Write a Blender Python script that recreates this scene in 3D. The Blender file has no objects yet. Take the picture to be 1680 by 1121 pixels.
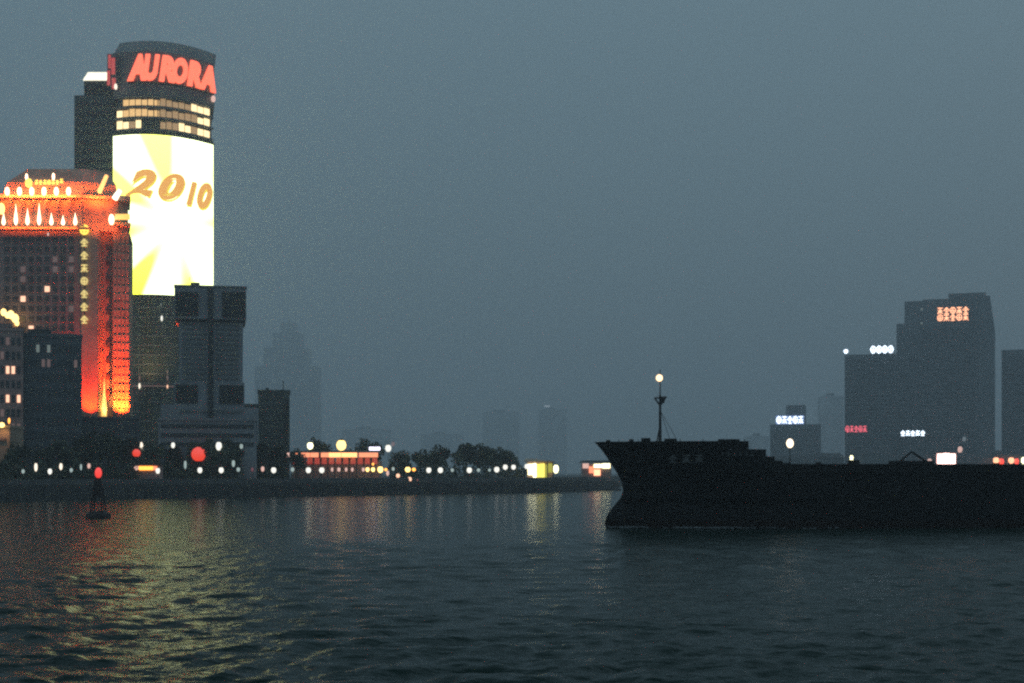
import bpy, math, random
import numpy as np
from mathutils import Vector

# ------------------------------------------------------------------ camera, sky, light, exposure
SC = bpy.context.scene
COL = SC.collection
EYE = 8.0                 # camera height above the river, metres
F, CX, HY = 2333.0, 840.0, 775.0     # focal length in photo pixels, centre column, horizon row

cam = bpy.data.cameras.new("camera")
cam.lens = 50.0
cam.sensor_width = 36.0
cam.shift_y = 0.128
cam.clip_start = 0.5
cam.clip_end = 20000
cam_ob = bpy.data.objects.new("camera", cam)
cam_ob.location = (0, 0, EYE)
cam_ob.rotation_euler = (math.radians(90), 0, 0)
COL.objects.link(cam_ob)
SC.camera = cam_ob

SUN_EL, SUN_ROT = math.radians(3.0), math.radians(60.0)
world = bpy.data.worlds.new("World")
SC.world = world
world.use_nodes = True
wn, wl = world.node_tree.nodes, world.node_tree.links
wn.clear()
w_out = wn.new("ShaderNodeOutputWorld")
w_bg = wn.new("ShaderNodeBackground")
w_sky = wn.new("ShaderNodeTexSky")
w_sky.sky_type = 'NISHITA'
w_sky.sun_disc = False
w_sky.sun_elevation = SUN_EL
w_sky.sun_rotation = SUN_ROT
w_sky.dust_density = 4.0
w_cloud = wn.new("ShaderNodeTexNoise")
w_cloud.inputs["Scale"].default_value = 1.3
w_cloud.inputs["Detail"].default_value = 3
w_ramp = wn.new("ShaderNodeValToRGB")      # the overcast deck over the river
w_ramp.color_ramp.elements[0].position = 0.3
w_ramp.color_ramp.elements[0].color = (1.02, 1.64, 2.04, 1)
w_ramp.color_ramp.elements[1].position = 0.7
w_ramp.color_ramp.elements[1].color = (1.12, 1.76, 2.14, 1)
w_mix = wn.new("ShaderNodeMixRGB")
w_mix.inputs[0].default_value = 0.93
wl.new(w_cloud.outputs["Fac"], w_ramp.inputs[0])
wl.new(w_sky.outputs[0], w_mix.inputs[1])
wl.new(w_ramp.outputs[0], w_mix.inputs[2])
# an overcast sky is about three times brighter overhead than at the horizon
w_tc = wn.new("ShaderNodeTexCoord")
w_sep = wn.new("ShaderNodeSeparateXYZ")
w_up = wn.new("ShaderNodeMath"); w_up.operation = 'MAXIMUM'; w_up.inputs[1].default_value = 0.0
w_grad = wn.new("ShaderNodeMath"); w_grad.operation = 'MULTIPLY_ADD'
w_grad.inputs[1].default_value = 1.6; w_grad.inputs[2].default_value = 1.0
w_mul = wn.new("ShaderNodeVectorMath"); w_mul.operation = 'SCALE'
wl.new(w_tc.outputs["Generated"], w_sep.inputs[0])
wl.new(w_sep.outputs[2], w_up.inputs[0])
wl.new(w_up.outputs[0], w_grad.inputs[0])
wl.new(w_mix.outputs[0], w_mul.inputs[0])
wl.new(w_grad.outputs[0], w_mul.inputs["Scale"])
wl.new(w_mul.outputs[0], w_bg.inputs[0])
w_bg.inputs[1].default_value = 0.083
wl.new(w_bg.outputs[0], w_out.inputs[0])

sun = bpy.data.lights.new("sun", 'SUN')
sun.energy = 0.02
sun.angle = math.radians(20)
sun.color = (1.0, 0.93, 0.86)
sun_ob = bpy.data.objects.new("sun", sun)
sun_ob.rotation_euler = (math.radians(60), 0, math.radians(-60))
COL.objects.link(sun_ob)

SC.view_settings.view_transform = 'Standard'
SC.view_settings.look = 'None'
SC.view_settings.exposure = 0.0
SC.view_settings.gamma = 1.0
SC.view_settings.use_curve_mapping = False
SC.render.engine = 'CYCLES'
SC.render.film_transparent = False
SC.render.filter_size = 2.3
SC.cycles.use_denoising = False
SC.cycles.pixel_filter_type = 'BLACKMAN_HARRIS'
SC.cycles.filter_width = 2.3
SC.cycles.max_bounces = 5
SC.cycles.diffuse_bounces = 2
SC.cycles.glossy_bounces = 3
SC.cycles.volume_bounces = 3
SC.cycles.sample_clamp_indirect = 2.0
SC.cycles.sample_clamp_direct = 0.0
SC.cycles.caustics_reflective = False
SC.cycles.caustics_refractive = False
SC.cycles.use_light_tree = True

LZ = 5.3                  # level of the quay and of all land

def at(px, py, D):
    return Vector(((px - CX) / F * D, D, EYE - (py - HY) / F * D))
def X(px, D): return (px - CX) / F * D
def Z(py, D): return EYE - (py - HY) / F * D

# ------------------------------------------------------------------ materials
def mat(name, col, rough=0.7, metal=0.0, var=0.25, scale=0.6, bump=0.0, spec=0.5):
    m = bpy.data.materials.new(name)
    m.use_nodes = True
    n, l = m.node_tree.nodes, m.node_tree.links
    b = n["Principled BSDF"]
    b.inputs["Roughness"].default_value = rough
    b.inputs["Metallic"].default_value = metal
    b.inputs["Specular IOR Level"].default_value = spec
    tc = n.new("ShaderNodeTexCoord")
    nz = n.new("ShaderNodeTexNoise")
    nz.inputs["Scale"].default_value = scale
    nz.inputs["Detail"].default_value = 5
    rp = n.new("ShaderNodeValToRGB")
    rp.color_ramp.elements[0].position = 0.3
    rp.color_ramp.elements[1].position = 0.7
    rp.color_ramp.elements[0].color = (*[c * (1 - var) for c in col], 1)
    rp.color_ramp.elements[1].color = (*[c * (1 + var) for c in col], 1)
    l.new(tc.outputs["Object"], nz.inputs["Vector"])
    l.new(nz.outputs["Fac"], rp.inputs[0])
    l.new(rp.outputs[0], b.inputs["Base Color"])
    if bump:
        bp = n.new("ShaderNodeBump")
        bp.inputs["Strength"].default_value = bump
        l.new(nz.outputs["Fac"], bp.inputs["Height"])
        l.new(bp.outputs[0], b.inputs["Normal"])
    return m

def glow(name, col, s):
    m = bpy.data.materials.new(name)
    m.use_nodes = True
    b = m.node_tree.nodes["Principled BSDF"]
    b.inputs["Base Color"].default_value = (0.3, 0.3, 0.3, 1)
    b.inputs["Emission Color"].default_value = (*col, 1)
    b.inputs["Emission Strength"].default_value = s
    return m

M_CONC = mat("quay concrete", (0.05, 0.05, 0.05), 0.9, scale=0.3)
M_PAVE = mat("promenade paving", (0.10, 0.10, 0.10), 0.8, scale=0.2)
M_LAND = mat("ground", (0.05, 0.055, 0.05), 0.95, scale=0.02)
M_LEAF = mat("leaves", (0.04, 0.055, 0.03), 0.8, var=0.5, scale=0.4)
M_BARK = mat("bark", (0.07, 0.055, 0.04), 0.9)
M_POST = mat("dark painted steel", (0.04, 0.042, 0.045), 0.5, metal=0.3)
M_STONE = mat("warm tower stone", (0.36, 0.24, 0.22), 0.8, scale=0.15)
M_PALE = mat("pale pilaster stone", (0.45, 0.33, 0.24), 0.7, scale=0.15)
M_TWIN = mat("brownish window glass", (0.10, 0.07, 0.065), 0.3, var=0.5, scale=0.3)
M_CROWN = mat("crown stone", (0.42, 0.28, 0.2), 0.65, scale=0.2)
M_DGLASS = mat("dark window glass", (0.03, 0.04, 0.05), 0.15, var=0.3)
M_FGLASS = mat("facade glass", (0.10, 0.13, 0.11), 0.2, metal=0.35, scale=0.08)
M_METAL = mat("grey cladding", (0.17, 0.18, 0.18), 0.5, metal=0.2, scale=0.1)
M_DCLAD = mat("dark louvre metal", (0.018, 0.024, 0.028), 0.6)
M_GREY = mat("grey concrete cladding", (0.26, 0.27, 0.29), 0.8, scale=0.1)
M_GREEN = mat("green tinted cladding", (0.07, 0.1, 0.095), 0.6, scale=0.1)
M_BLUE = mat("blue grey cladding", (0.08, 0.095, 0.11), 0.7, scale=0.1)
M_FAR = mat("far facade", (0.11, 0.13, 0.14), 0.8, scale=0.03)
M_GHOST = mat("far facade paled for haze", (0.5, 0.52, 0.53), 0.9, scale=0.02)  # base colour lightened to fade these buildings further into the haze
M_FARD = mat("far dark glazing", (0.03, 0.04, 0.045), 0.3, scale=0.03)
M_ROOF = mat("dark roofing", (0.05, 0.05, 0.052), 0.9)
M_HULL = mat("black hull paint", (0.006, 0.006, 0.007), 0.7, scale=0.25, var=0.5, spec=0.15)
M_RUST = mat("dark red antifouling", (0.012, 0.005, 0.004), 0.8, scale=0.4, var=0.5, spec=0.1)
M_DECK = mat("dark deck paint", (0.012, 0.012, 0.012), 0.85, spec=0.2)
M_MARK = mat("faded white lettering", (0.12, 0.12, 0.12), 0.7)
M_BUOY = mat("dark red buoy paint", (0.02, 0.008, 0.008), 0.7)
M_FOAM = mat("foam", (0.3, 0.32, 0.33), 0.9, scale=2)

G_WHITE = glow("cool white lamp", (1.0, 0.98, 0.88), 1.25)
G_DIM = glow("dim grey lamp", (0.8, 1.0, 0.95), 0.45)
G_WARM = glow("warm lamp", (1.0, 0.86, 0.68), 1.5)
G_PINK = glow("pinkish lamp", (1.0, 0.6, 0.5), 0.9)
G_YELL = glow("sodium lamp", (1.0, 0.66, 0.2), 3)
G_ORNG = glow("orange lamp", (1.0, 0.36, 0.05), 3)
G_RED = glow("red lamp", (1.0, 0.05, 0.02), 2.0)
G_NEON = glow("red neon", (1.0, 0.13, 0.06), 2.0)
G_GOLD = glow("yellow sign lamp", (1.0, 0.68, 0.08), 1.8)
G_GOLDP = glow("pale yellow sign lamp", (1.0, 0.78, 0.25), 0.85)
G_BLUEW = glow("blue white sign lamp", (0.72, 0.85, 1.0), 4)
G_REDS = glow("pink red sign lamp", (1.0, 0.12, 0.17), 1.6)
G_SIGNO = glow("salmon sign lamp", (1.0, 0.42, 0.22), 2.8)
G_ROOM = glow("lit office ceiling", (1.0, 0.60, 0.22), 1.0)
G_ROOM2 = glow("bright office ceiling", (1.0, 0.75, 0.38), 1.8)
G_ROOM3 = glow("dull office ceiling", (1.0, 0.6, 0.25), 0.42)
G_WIN = glow("lit window", (1.0, 0.55, 0.35), 1.6)
G_WIND = glow("dull lit window", (1.0, 0.5, 0.4), 0.10)
G_WING = glow("dull grey lit window", (0.75, 0.9, 0.8), 0.16)
G_LANT = glow("crown niche lamp", (1.0, 0.62, 0.38), 4.5)
G_BLOCK = glow("lit yellow panel", (1.0, 0.85, 0.12), 1.6)

# ------------------------------------------------------------------ mesh helpers
class MB:
    def __init__(s): s.v, s.f = [], []
    def add(s, vs, fs):
        o = len(s.v)
        s.v += [tuple(v) for v in vs]
        s.f += [tuple(i + o for i in f) for f in fs]
        return s
    def box(s, x0, x1, y0, y1, z0, z1):
        return s.prism([(x0, y0), (x1, y0), (x1, y1), (x0, y1)], z0, z1)
    def prism(s, pts, z0, z1, top=None):
        n = len(pts); top = top or pts
        vs = [(x, y, z0) for x, y in pts] + [(x, y, z1) for x, y in top]
        fs = [tuple(reversed(range(n))), tuple(range(n, 2 * n))]
        fs += [(i, (i + 1) % n, n + (i + 1) % n, n + i) for i in range(n)]
        return s.add(vs, fs)
    def lathe(s, cx, cy, prof, n=10):
        vs, fs = [], []
        for r, z in prof:
            for k in range(n):
                a = 2 * math.pi * k / n
                vs.append((cx + r * math.cos(a), cy + r * math.sin(a), z))
        for j in range(len(prof) - 1):
            for k in range(n):
                fs.append((j * n + k, j * n + (k + 1) % n, (j + 1) * n + (k + 1) % n, (j + 1) * n + k))
        fs.append(tuple(reversed(range(n))))
        fs.append(tuple(range((len(prof) - 1) * n, len(prof) * n)))
        return s.add(vs, fs)
    def ball(s, c, r, rz=None, n=10, m=6):
        rz = rz or r
        return s.lathe(c[0], c[1], [(max(r * math.sin(math.pi * j / m), 0.01 * r), c[2] - rz * math.cos(math.pi * j / m)) for j in range(m + 1)], n)
    def tube(s, a, b, r0, r1=None, n=6):
        a, b = Vector(a), Vector(b); r1 = r0 if r1 is None else r1
        d = (b - a).normalized()
        u = d.orthogonal().normalized(); w = d.cross(u)
        vs = []
        for p, r in ((a, r0), (b, r1)):
            for k in range(n):
                t = 2 * math.pi * k / n
                vs.append(p + u * (r * math.cos(t)) + w * (r * math.sin(t)))
        fs = [(k, (k + 1) % n, n + (k + 1) % n, n + k) for k in range(n)]
        fs += [tuple(reversed(range(n))), tuple(range(n, 2 * n))]
        return s.add(vs, fs)
    def mesh(s, name, m):
        me = bpy.data.meshes.new(name)
        me.from_pydata(s.v, [], s.f)
        me.materials.append(m)
        me.update()
        return me
    def build(s, name, m, parent=None, **k):
        return put(name, s.mesh(name, m), parent, **k)

def put(name, me, parent=None, loc=None, **k):
    o = bpy.data.objects.new(name, me)
    COL.objects.link(o)
    if parent is not None:
        o.parent = parent
        t = parent
        off = Vector((0, 0, 0))
        while t is not None:
            off += t.location; t = t.parent
        o.location = (Vector(loc) if loc is not None else Vector((0, 0, 0))) - off
    elif loc is not None:
        o.location = loc
    for a, b in k.items(): o[a] = b
    return o

def thing(name, label, cat, loc, group=None):
    o = bpy.data.objects.new(name, None)
    COL.objects.link(o)
    o.location = loc
    o["label"] = label; o["category"] = cat
    if group: o["group"] = group
    return o

def lamp_light(name, loc, target, power, col, angle=70, r=0.4, parent=None, blend=0.9):
    l = bpy.data.lights.new(name, 'SPOT')
    l.energy = power; l.color = col; l.spot_size = math.radians(angle); l.spot_blend = blend
    l.shadow_soft_size = r
    o = bpy.data.objects.new(name, l)
    COL.objects.link(o)
    d = Vector(target) - Vector(loc)
    o.rotation_euler = d.to_track_quat('-Z', 'Y').to_euler()
    if parent is not None:
        o.parent = parent
        o.location = Vector(loc) - parent.location
    else:
        o.location = loc
    return o

# ------------------------------------------------------------------ haze
hz = MB().box(-4600, 4600, -60, 6000, -1.6, 430).build("haze", M_FAR, kind="stuff")
hm = bpy.data.materials.new("hazy evening air")
hm.use_nodes = True
hn, hl = hm.node_tree.nodes, hm.node_tree.links
hn.clear()
ho = hn.new("ShaderNodeOutputMaterial")
hv = hn.new("ShaderNodeVolumePrincipled")
hv.inputs["Color"].default_value = (0.92, 0.95, 0.99, 1)
hv.inputs["Density"].default_value = 0.00035
hv.inputs["Anisotropy"].default_value = 0.5
hl.new(hv.outputs[0], ho.inputs["Volume"])
hz.data.materials.clear()
hz.data.materials.append(hm)

# ------------------------------------------------------------------ water
def water():
    ys = np.concatenate([np.array([3500, 1700, 1300]), np.linspace(1180, 792, 560), np.array([789, 787, 785, 783, 781, 780, 779, 778.4])])
    D = EYE * F / (ys - HY)
    ncol = 760
    u = np.linspace(-260, 1940, ncol)
    edge_l, edge_r = np.array([-9000, -3000, -900]), np.array([2600, 4700, 10700])
    u = np.concatenate([edge_l, u, edge_r]); ncol = len(u)
    XX = (u[None, :] - CX) / F * D[:, None]
    YY = np.repeat(D[:, None], ncol, 1)
    dD = np.abs(np.gradient(D))
    rng = np.random.default_rng(4)
    H = np.zeros_like(XX)
    for i in range(70):
        wl_ = 0.6 * (6.0 / 0.6) ** rng.random()
        th = rng.normal(math.radians(-72), 0.62)
        k = 2 * math.pi / wl_
        a = 0.0064 * wl_ ** 0.74 * (0.5 + rng.random())
        ph = rng.random() * 6.28
        fade = np.clip((wl_ / (2.6 * dD) - 1), 0, 1)[:, None]
        p = k * (math.cos(th) * XX + math.sin(th) * YY) + ph
        H += fade * a * (np.sin(p) + 0.25 * np.sin(2 * p + 1.0))
    # gust patches make some areas calmer
    H *= 0.8 + 0.35 * np.sin(XX * 0.06 + 1.3 * np.sin(YY * 0.02)) * np.sin(YY * 0.043 + 0.4)
    nr = len(D)
    v = np.stack([XX, YY, H], -1).reshape(-1, 3)
    idx = np.arange(nr * ncol).reshape(nr, ncol)
    q = np.stack([idx[:-1, :-1], idx[:-1, 1:], idx[1:, 1:], idx[1:, :-1]], -1).reshape(-1, 4)
    me = bpy.data.meshes.new("water")
    me.vertices.add(len(v)); me.vertices.foreach_set("co", v.ravel())
    me.loops.add(q.size); me.loops.foreach_set("vertex_index", q.ravel())
    me.polygons.add(len(q))
    me.polygons.foreach_set("loop_start", np.arange(0, q.size, 4))
    me.polygons.foreach_set("loop_total", np.full(len(q), 4))
    me.polygons.foreach_set("use_smooth", np.ones(len(q), dtype=bool))
    me.update(calc_edges=True)
    m = bpy.data.materials.new("river water")
    m.use_nodes = True
    n, l = m.node_tree.nodes, m.node_tree.links
    b = n["Principled BSDF"]
    b.inputs["Base Color"].default_value = (0.006, 0.020, 0.016, 1)
    b.inputs["Roughness"].default_value = 0.17
    b.inputs["IOR"].default_value = 1.33
    b.inputs["Specular IOR Level"].default_value = 0.13
    b.inputs["Specular Tint"].default_value = (0.88, 1.0, 0.93, 1)
    g = n.new("ShaderNodeNewGeometry")
    mp = n.new("ShaderNodeMapping")
    mp.inputs["Scale"].default_value = (0.6, 1.0, 1.0)
    n1 = n.new("ShaderNodeTexNoise"); n1.inputs["Scale"].default_value = 3.0; n1.inputs["Detail"].default_value = 4
    n2 = n.new("ShaderNodeTexNoise"); n2.inputs["Scale"].default_value = 0.35; n2.inputs["Detail"].default_value = 3
    b1 = n.new("ShaderNodeBump"); b1.inputs["Strength"].default_value = 0.55; b1.inputs["Distance"].default_value = 0.2
    b2 = n.new("ShaderNodeBump"); b2.inputs["Strength"].default_value = 0.5; b2.inputs["Distance"].default_value = 1.1
    l.new(g.outputs["Position"], mp.inputs["Vector"])
    l.new(mp.outputs[0], n1.inputs["Vector"]); l.new(mp.outputs[0], n2.inputs["Vector"])
    l.new(n1.outputs["Fac"], b1.inputs["Height"]); l.new(n2.outputs["Fac"], b2.inputs["Height"])
    l.new(b2.outputs[0], b1.inputs["Normal"]); l.new(b1.outputs[0], b.inputs["Normal"])
    me.materials.append(m)
    put("water", me, kind="structure")
water()

# ------------------------------------------------------------------ land and quay
BANK = [(-900, 330), (-300, 366), (0, 396), (200, 430), (340, 453), (520, 487), (700, 520), (900, 566), (965, 615),
        (1012, 660), (1014, 800), (1040, 980), (1100, 1120), (1300, 1180), (1700, 1220), (2600, 1250)]
bank = [(X(p, d), d) for p, d in BANK]
def bank_d(p):
    return float(np.interp(p, [b[0] for b in BANK], [b[1] for b in BANK]))
land_pts = bank + [(4500, bank[-1][1]), (4500, 5900), (-4500, 5900), (-4500, bank[0][1])]
MB().prism(land_pts, -1.2, LZ - 1.0).build("ground", M_LAND, kind="structure")

def offset_line(pts, d):
    out = []
    for i, p in enumerate(pts):
        a = Vector(pts[max(0, i - 1)]); b = Vector(pts[min(len(pts) - 1, i + 1)])
        t = (b - a).normalized(); nrm = Vector((-t.y, t.x))
        out.append((p[0] + nrm.x * d, p[1] + nrm.y * d))
    return out
# promenade terrace set back from the quay wall, coping along the front, fender strips below
b_in, b_far = offset_line(bank, 3.5), offset_line(bank, 30)
def strip(name, m, a, b, z0, z1, parent=None):
    mb = MB()
    for i in range(len(a) - 1):
        mb.prism([a[i], a[i + 1], b[i + 1], b[i]], z0, z1)
    return mb.build(name, m, parent, kind="structure")
qw = strip("quay_wall", M_CONC, offset_line(bank, -0.6), offset_line(bank, 0.02), -1.0, 4.1)
strip("promenade", M_PAVE, b_in, b_far, LZ - 1.2, LZ)
strip("parapet", M_PAVE, offset_line(bank, 2.9), offset_line(bank, 3.45), LZ - 0.9, LZ + 0.75)
mb = MB()
fend = MB().box(-0.25, 0.25, -0.9, -0.62, 0.3, 3.7).mesh("fender", M_POST)
for i in range(8):
    a, b = Vector(bank[i]), Vector(bank[i + 1])
    L = (b - a).length; t = (b - a) / L
    k = 0
    while k * 6.0 < L:
        if -40 < CX + (a + t * k * 6).x / (a + t * k * 6).y * F < 1000:
            p = a + t * (k * 6.0 + 2)
            o = put("fender", fend, qw, loc=(p.x, p.y, 0))
            o.rotation_euler.z = math.atan2(t.y, t.x)
        k += 1
# floating pontoon at the end of the quay beside the ship's bow
pt = thing("pontoon", "low dark pontoon at the end of the quay just left of the ship's bow", "pontoon", (X(985, 632), 632, 0))
MB().box(X(958, 632), X(1018, 632), 628, 636, -0.4, 0.9).build("hull", M_ROOF, pt)
MB().box(X(962, 632), X(980, 632), 630, 634, 0.9, 3.0).build("shelter", M_METAL, pt)

# ------------------------------------------------------------------ trees
LEAVES = []
def leaf_mesh(seed, n=1100):
    r = random.Random(seed)
    mb = MB()
    blobs = [(r.uniform(-.5, .5), r.uniform(-.5, .5), r.uniform(-.35, .55), r.uniform(.32, .52)) for _ in range(8)]
    for i in range(n):
        b = r.choice(blobs)
        th, ph = r.uniform(0, 6.283), math.acos(r.uniform(-1, 1))
        rr = b[3] * r.uniform(.45, 1.05)
        c = Vector((b[0] + rr * math.sin(ph) * math.cos(th), b[1] + rr * math.sin(ph) * math.sin(th), b[2] + rr * math.cos(ph)))
        u = Vector((r.gauss(0, 1), r.gauss(0, 1), r.gauss(0, 1))).normalized()
        w = u.orthogonal().normalized(); s = r.uniform(.06, .13)
        mb.add([c - u * s, c + w * s * .7, c + u * s, c - w * s * .7], [(0, 1, 2, 3)])
    return mb.mesh("crown", M_LEAF)
for sd in range(6): LEAVES.append(leaf_mesh(sd))
def trunk_mesh(seed):
    r = random.Random(seed); mb = MB()
    mb.tube((0, 0, 0), (.02, 0, .55), .035, .022, 7)
    for k in range(5):
        a = k * 1.26 + r.random(); z = r.uniform(.34, .55)
        mb.tube((.01, 0, z), (.25 * math.cos(a), .25 * math.sin(a), z + r.uniform(.15, .32)), .016, .006, 5)
    return mb.mesh("trunk", M_BARK)
TRUNKS = [trunk_mesh(s) for s in range(3)]
rt = random.Random(11)
def tree(px, ytop, D, wpx, label, group):
    b = at(px, HY, D); b.z = LZ
    h = Z(ytop, D) - LZ
    t = thing("riverside_tree", label, "tree", b, group)
    w = wpx / F * D / 2 * 1.1
    tr = put("trunk", rt.choice(TRUNKS), t, loc=b); tr.scale = (h, h, h)
    cr = put("crown", rt.choice(LEAVES), t, loc=b + Vector((0, 0, h * .53)))
    cr.scale = (w * 1.12, w, h * .47); cr.rotation_euler.z = rt.uniform(0, 6.28)
G1 = "dark trees on the left of the promenade"; G2 = "dark trees between the grey towers and the salmon pavilion"
G3 = "round trees behind the promenade in the middle"
for px, y, w, s in [(30, 722, 46, "below the dark block, left of the big white street lamp"), (72, 730, 40, "behind the tall post of the big white street lamp"),
                    (105, 716, 44, "just right of the big white street lamp"), (140, 708, 50, "under the red floodlit pilaster"),
                    (178, 702, 54, "tallest crown under the orange floodlit tower corner"), (214, 712, 46, "above the smaller red globe"),
                    (250, 724, 44, "above the small orange kiosk"), (288, 727, 40, "left of the large red globe"), (318, 722, 36, "right above the large red globe")]:
    tree(px, y, bank_d(px) + 22, w, "dark leafy tree " + s, G1)
for px, y, w, s in [(352, 715, 44, "below the left leg of the square-eyed tower"), (388, 712, 50, "below the square-eyed tower, widest crown there"), (424, 722, 40, "left of the small green grey block's base"),
                    (458, 727, 40, "at the foot of the small green grey block"), (486, 733, 34, "at the left end of the salmon lit pavilion")]:
    tree(px, y, bank_d(px) + 13, w, "dark leafy tree " + s, G2)
for px, y, w, s in [(524, 717, 44, "rising behind the salmon pavilion's left half"), (574, 734, 36, "low crown behind the pavilion's big yellow lamp"), (608, 717, 46, "rising behind the small white pavilion sign"),
                    (656, 738, 44, "low crown right of the salmon pavilion"), (690, 735, 40, "left end of the middle grove"), (722, 727, 46, "second crown of the middle grove"),
                    (764, 722, 56, "tallest and widest crown of the middle grove"), (800, 728, 46, "second crown from the right end of the middle grove"), (834, 734, 42, "right end of the middle grove")]:
    tree(px, y, bank_d(px) + 40, w, "dark leafy tree " + s, G3)
# clipped hedge mass along the promenade
def hedge(name, label, p0, p1, h, d0):
    mb = MB(); r = random.Random(int(p0))
    for i in range(int((p1 - p0) * 12)):
        p = r.uniform(p0, p1); D = bank_d(p) + d0 + r.uniform(0, 4)
        c = at(p, HY, D); c.z = LZ + r.uniform(0, h) * (0.75 + 0.25 * math.sin(p * .21))
        u = Vector((r.gauss(0, 1), r.gauss(0, 1), r.gauss(0, 1))).normalized()
        w = u.orthogonal().normalized(); s = r.uniform(.4, .8)
        mb.add([c - u * s, c + w * s * .7, c + u * s, c - w * s * .7], [(0, 1, 2, 3)])
    o = mb.build(name, M_LEAF); o["kind"] = "stuff"; o["label"] = label; o["category"] = "hedge"
hedge("hedge", "long dark hedge behind the left half of the promenade lamps", -60, 470, 6.5, 12)
hedge("hedge", "dark hedge under the middle grove of round trees", 640, 862, 8.5, 30)

# ------------------------------------------------------------------ curved screen tower
def fd(p): return 600 + 0.0015 * (p - 235) ** 2
def fp(p, off=0.0):
    """point on the curved facade at column p, pushed off metres outwards"""
    e = 0.5
    a = Vector((X(p - e, fd(p - e)), fd(p - e))); b = Vector((X(p + e, fd(p + e)), fd(p + e)))
    t = (b - a).normalized(); n = Vector((t.y, -t.x))
    q = Vector((X(p, fd(p)), fd(p))) + n * off
    return q
def zt(y): return Z(y, 600)
tw = thing("screen_tower", "tall curved tower with glowing yellow video screen under a red rooftop sign", "tower", (X(268, 620), 620, LZ - 1))
P0, P1 = 188, 349
front = [tuple(fp(p)) for p in np.linspace(P0, P1, 24)]
back = [(X(P1 - 2, 652), 652), (X(P0, 604) - 2, 652)]
MB().prism(front + back, LZ - 1.0, zt(214)).build("body", M_FGLASS, tw)
MB().prism([tuple(fp(p, -1.2)) for p in np.linspace(P0, P1, 24)] + back, zt(214), zt(156)).build("upper_core", M_DCLAD, tw)
# crown: sign band then sloping roof
cr_f = [tuple(fp(p, .6)) for p in np.linspace(P0 - 1, P1 + 1, 24)]
MB().prism(cr_f + back, zt(155.9), zt(84)).build("crown_band", M_METAL, tw)
tp = [(x * .96 + X(268, 620) * .04, y + 8) for x, y in cr_f]
MB().prism([(x, y + 1) for x, y in cr_f] + back, zt(83.9), zt(58), top=tp + [(back[0][0] - 1, 650), (back[1][0] + 3, 650)]).build("roof", M_METAL, tw)
# mullions and floor ledges as slim geometry
mu = MB()
for p in np.linspace(P0 + 3, P1 - 2, 22):
    a = fp(p, .02); b = fp(p + .9, .02); c = fp(p + .9, .3); d = fp(p, .3)
    mu.prism([tuple(d), tuple(c), tuple(b), tuple(a)], LZ, zt(484))
mu.build("mullions", M_METAL, tw, kind="stuff")
fl = MB()
for k in range(20):
    z = LZ + 4 + k * 4.0
    if z > zt(488): break
    a = [tuple(fp(p, .42)) for p in np.linspace(P0, P1, 12)]; b = [tuple(fp(p, .31)) for p in np.linspace(P0, P1, 12)]
    fl.prism(a + b[::-1], z, z + .7)
fl.build("floor_ledges", M_METAL, tw, kind="stuff")
# lit office floors above the screen: each lit bay its own window
rw = random.Random(5)
rows = [(158.5, 172.5), (176, 190.5), (194, 210)]
NB = 15
for ri, (ya, yb) in enumerate(rows):
    for k in range(NB):
        pa = P0 + 2 + (P1 - P0 - 4) * k / NB; pb = P0 + 2 + (P1 - P0 - 4) * (k + .9) / NB
        mid = (pa + pb) / 2
        if ri == 0: g = G_ROOM if 200 < mid < 258 else (G_ROOM3 if mid < 318 else G_ROOM2)
        elif ri == 1: g = G_ROOM2 if mid < 200 or mid > 322 else (G_ROOM if mid < 258 else G_ROOM3)
        else: g = G_ROOM2 if (mid < 206 or 222 < mid < 230 or mid > 322 or 290 < mid < 312) else (G_ROOM3 if 206 <= mid < 222 or mid > 258 else None)
        if ri == 0 and mid < 200: g = None
        a, b = [tuple(fp(p, -.9)) for p in (pa, pb)], [tuple(fp(p, -1.15)) for p in (pb, pa)]
        w = MB().prism(a + b, zt(yb), zt(ya)).build("window", M_DGLASS, tw)
        a2, b2 = [tuple(fp(p, -.6)) for p in (pa + .3, pb - .3)], [tuple(fp(p, -.88)) for p in (pb - .3, pa + .3)]
        if g:
            MB().prism(a2 + b2, zt(yb - 1.2), zt(ya + 1.2 + rw.uniform(0, 3))).build("pane", g, w)
for yy in (157.5, 174.5, 192.5, 212):
    a = [tuple(fp(p, .5)) for p in np.linspace(P0, P1, 20)]; b = [tuple(fp(p, -1.1)) for p in np.linspace(P0, P1, 20)]
    MB().prism(a + b[::-1], zt(yy + 2), zt(yy - 1.2)).build("spandrel", M_METAL, tw)
for p in (258, 259.6):
    MB().prism([tuple(fp(p, .55)), tuple(fp(p + .8, .55)), tuple(fp(p + .8, .05)), tuple(fp(p, .05))], zt(213), zt(157)).build("fin", M_METAL, tw)

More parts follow.
